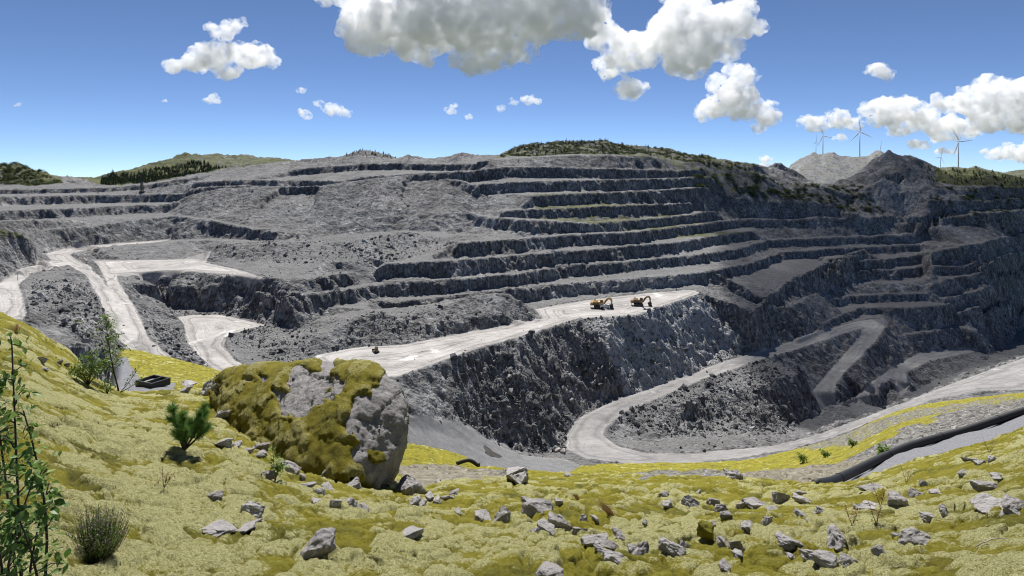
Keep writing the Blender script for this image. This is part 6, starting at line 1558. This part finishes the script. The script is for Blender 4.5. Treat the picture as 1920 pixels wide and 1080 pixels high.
# ================================================================ CLOUDS
def mat_cloud(name, dens, size, even=False):
    m = bpy.data.materials.new(name); m.use_nodes = True; nt = m.node_tree; nt.nodes.clear()
    out = nt.nodes.new('ShaderNodeOutputMaterial'); v = nt.nodes.new('ShaderNodeVolumeScatter')
    v.inputs['Color'].default_value = (1, 1, 1, 1); v.inputs['Density'].default_value = dens; v.inputs['Anisotropy'].default_value = 0.25
    nt.links.new(v.outputs[0], out.inputs['Volume'])
    if even:
        m.cycles.homogeneous_volume = True
        return m
    g = nt.nodes.new('ShaderNodeNewGeometry'); n = nt.nodes.new('ShaderNodeTexNoise'); n.inputs['Scale'].default_value = 1.0 / size; n.inputs['Detail'].default_value = 5.0; n.inputs['Roughness'].default_value = 0.62
    r_ = nt.nodes.new('ShaderNodeMapRange'); r_.inputs['From Min'].default_value = 0.42; r_.inputs['From Max'].default_value = 0.62; r_.inputs['To Min'].default_value = 0.0; r_.inputs['To Max'].default_value = dens * 2
    nt.links.new(g.outputs['Position'], n.inputs['Vector']); nt.links.new(n.outputs['Fac'], r_.inputs['Value']); nt.links.new(r_.outputs[0], v.inputs['Density'])
    return m
M_CLOUD = mat_cloud('cloud', 0.015, 75.0)
M_WISP = mat_cloud('thin_cloud', 0.012, 45.0)
M_SHADE = mat_cloud('even_cloud', 0.0105, 1.0, True)
TEX = []
for nm, sz in (('billow_large', 130.0), ('billow_mid', 48.0), ('billow_small', 17.0)):
    tx = bpy.data.textures.new(nm, 'CLOUDS'); tx.noise_scale = sz; tx.noise_depth = 3; tx.noise_basis = 'ORIGINAL_PERLIN'; TEX.append(tx)
ICO = bmesh.new(); bmesh.ops.create_icosphere(ICO, subdivisions=2, radius=1.0)
ico_v = np.array([v.co[:] for v in ICO.verts]); ico_f = np.array([[v.index for v in f.verts] for f in ICO.faces]); ICO.free()
def puffs_object(name, balls, voxel, mat, label, disp=(55.0, 22.0, 10.0)):
    vs = np.concatenate([ico_v * np.array([r_, r_, r_ * fl]) + np.array(c_) for c_, r_, fl in balls])
    fs = np.concatenate([ico_f + k * len(ico_v) for k in range(len(balls))])
    o0 = vs.mean(0)
    me = np_mesh(name, vs - o0, fs, mat, True)
    o = bpy.data.objects.new(name, me); COL.objects.link(o); o.location = o0
    r_ = o.modifiers.new('remesh', 'REMESH'); r_.mode = 'VOXEL'; r_.voxel_size = voxel
    for tx, st in zip(TEX, disp):
        d_ = o.modifiers.new('billow', 'DISPLACE'); d_.texture = tx; d_.strength = st; d_.mid_level = 0.5; d_.texture_coords = 'GLOBAL'
    tag(o, label, 'cloud', 'cumulus clouds')
    return o
def cloud(label, d, lobes, seed, mat=None, dens=22, fuzz=0.55):
    """lobes: column, row, radius in the photograph"""
    rnd = random.Random(seed); k = d / F; balls = []
    rmax = max(q[2] for q in lobes)
    for (u, v, r_) in lobes:
        balls.append((D(u, v, d + rnd.uniform(-0.3, 0.3) * rmax * k), r_ * k * 0.8, 0.85))
        for _ in range(dens):
            a = rnd.uniform(0, 6.28); e = rnd.gauss(0, 0.5); q = rnd.uniform(0.6, 1.0) * r_
            du, dv, dd = math.cos(a) * math.cos(e) * q, -math.sin(e) * q * 0.8, math.sin(a) * math.cos(e) * q
            if dv > 0: dv *= 0.7
            balls.append((D(u + du, v + dv, d + dd * k), r_ * k * (0.12 + (fuzz - 0.12) * rnd.random() ** 1.6), 0.9))
    sc = rmax * k
    return puffs_object('cloud', balls, max(4.0, sc * 0.04), mat or M_CLOUD, label, (min(90, sc * 0.5), min(60, sc * 0.35), min(26, sc * 0.2)))
cloud('bright white cumulus cloud alone on the left of the sky', 4300, [(410, 105, 45), (360, 115, 32), (465, 105, 38), (325, 122, 20), (420, 62, 24), (400, 52, 14), (500, 112, 22), (430, 135, 22), (450, 45, 9)], 1)
cloud('huge grey-bellied cloud across the top middle of the sky', 3600, [(720, 30, 80), (820, 40, 95), (930, 40, 95), (1040, 20, 85), (900, 110, 50), (960, 90, 40), (690, 80, 42), (780, 90, 50), (1090, 50, 40), (640, -10, 40), (860, -60, 130), (1000, -60, 120)], 2, None, 24)
cloud('tall white cloud leaning right beside the grey-bellied one', 4100, [(1270, 60, 75), (1350, 45, 60), (1200, 95, 55), (1290, 110, 55), (1150, 120, 40), (1395, 50, 34), (1180, 165, 32), (1280, 20, 45), (1130, 60, 40), (1340, 90, 40)], 3)
cloud('white tower-shaped cloud with a trailing tail at right of centre', 4600, [(1375, 180, 42), (1385, 140, 30), (1345, 200, 34), (1400, 205, 32), (1320, 210, 24), (1435, 220, 26), (1440, 200, 18), (1420, 238, 16)], 4)
cloud('small lone white cloud high on the right', 4600, [(1645, 130, 20), (1665, 140, 14), (1628, 135, 11)], 5)
cloud('white cloud over the leftmost wind turbines', 5600, [(1530, 232, 24), (1575, 225, 26), (1600, 232, 18), (1510, 230, 14)], 6)
cloud('broad white cloud behind the tall middle wind turbine', 5600, [(1670, 212, 42), (1720, 225, 36), (1640, 205, 25), (1700, 195, 24), (1780, 240, 38), (1820, 245, 20), (1690, 240, 25)], 7)
cloud('large white cloud cut by the right edge of the sky', 5200, [(1870, 170, 40), (1900, 190, 55), (1830, 195, 40), (1850, 220, 36), (1920, 225, 40), (1780, 195, 26), (1960, 190, 60)], 8)
cloud('low white cloud at the right edge just above the hills', 6500, [(1900, 285, 24), (1870, 288, 18), (1930, 290, 28), (1845, 284, 9)], 9)
cloud('tiny white cloud below the cloud over the turbines', 5600, [(1577, 257, 11), (1568, 258, 7)], 10)
cloud('small cloud under the broad white cloud by the tall turbine', 5600, [(1715, 270, 14), (1735, 274, 10), (1765, 282, 12), (1785, 283, 10)], 11)
cloud('little white cloud touching the skyline left of the pale hill', 6500, [(1434, 298, 12), (1440, 310, 12), (1430, 312, 8)], 12)
cloud('small thin cloud below the lone cumulus on the left', 4600, [(398, 186, 13), (386, 189, 8), (410, 189, 7)], 13, M_WISP)
cloud('ragged small cloud left of the grey-bellied cloud', 4600, [(622, 205, 20), (645, 212, 14), (600, 195, 9), (572, 215, 14), (566, 170, 8)], 14, M_WISP)
cloud('pair of wisps below the grey-bellied cloud', 4600, [(845, 208, 11), (850, 198, 8), (880, 219, 8)], 15, M_WISP)
cloud('small flat cloud below the middle of the sky', 4600, [(990, 188, 15), (965, 192, 10), (938, 204, 9), (1005, 190, 9)], 16, M_WISP)
cloud('faint wisp low at the far left of the sky', 4600, [(35, 196, 6), (28, 198, 4)], 17, M_WISP)
cloud('tiny wisp between the two left clouds', 4600, [(310, 189, 5), (305, 190, 3)], 18, M_WISP)
# the cloud overhead whose shadow lies over the right-hand half of the pit
rnd = random.Random(77)
SH = [(1350, 345), (1345, 440), (1400, 520), (1440, 600), (1440, 690), (1500, 790), (1580, 770), (1700, 725), (1800, 690), (1935, 640), (2040, 600), (2040, 345), (1770, 332), (1690, 288), (1655, 288), (1600, 342), (1480, 345)]
balls = []
sp_u = np.array([q[0] for q in SH]); sp_v = np.array([q[1] for q in SH])
while len(balls) < 520:
    u = rnd.uniform(sp_u.min(), sp_u.max()); v = rnd.uniform(sp_v.min(), sp_v.max())
    if not inside(SH, np.array([u]), np.array([v]))[0]: continue
    p = pit_pick(u, v)
    e = p + sun_to * ((720 + rnd.uniform(0, 60) - p.z) / sun_to.z)
    balls.append((tuple(e), rnd.uniform(22, 34), 1.1))
puffs_object('cloud', balls, 9.0, M_SHADE, 'cloud overhead, above the picture, shading the right side of the pit', (14.0, 8.0, 4.0))
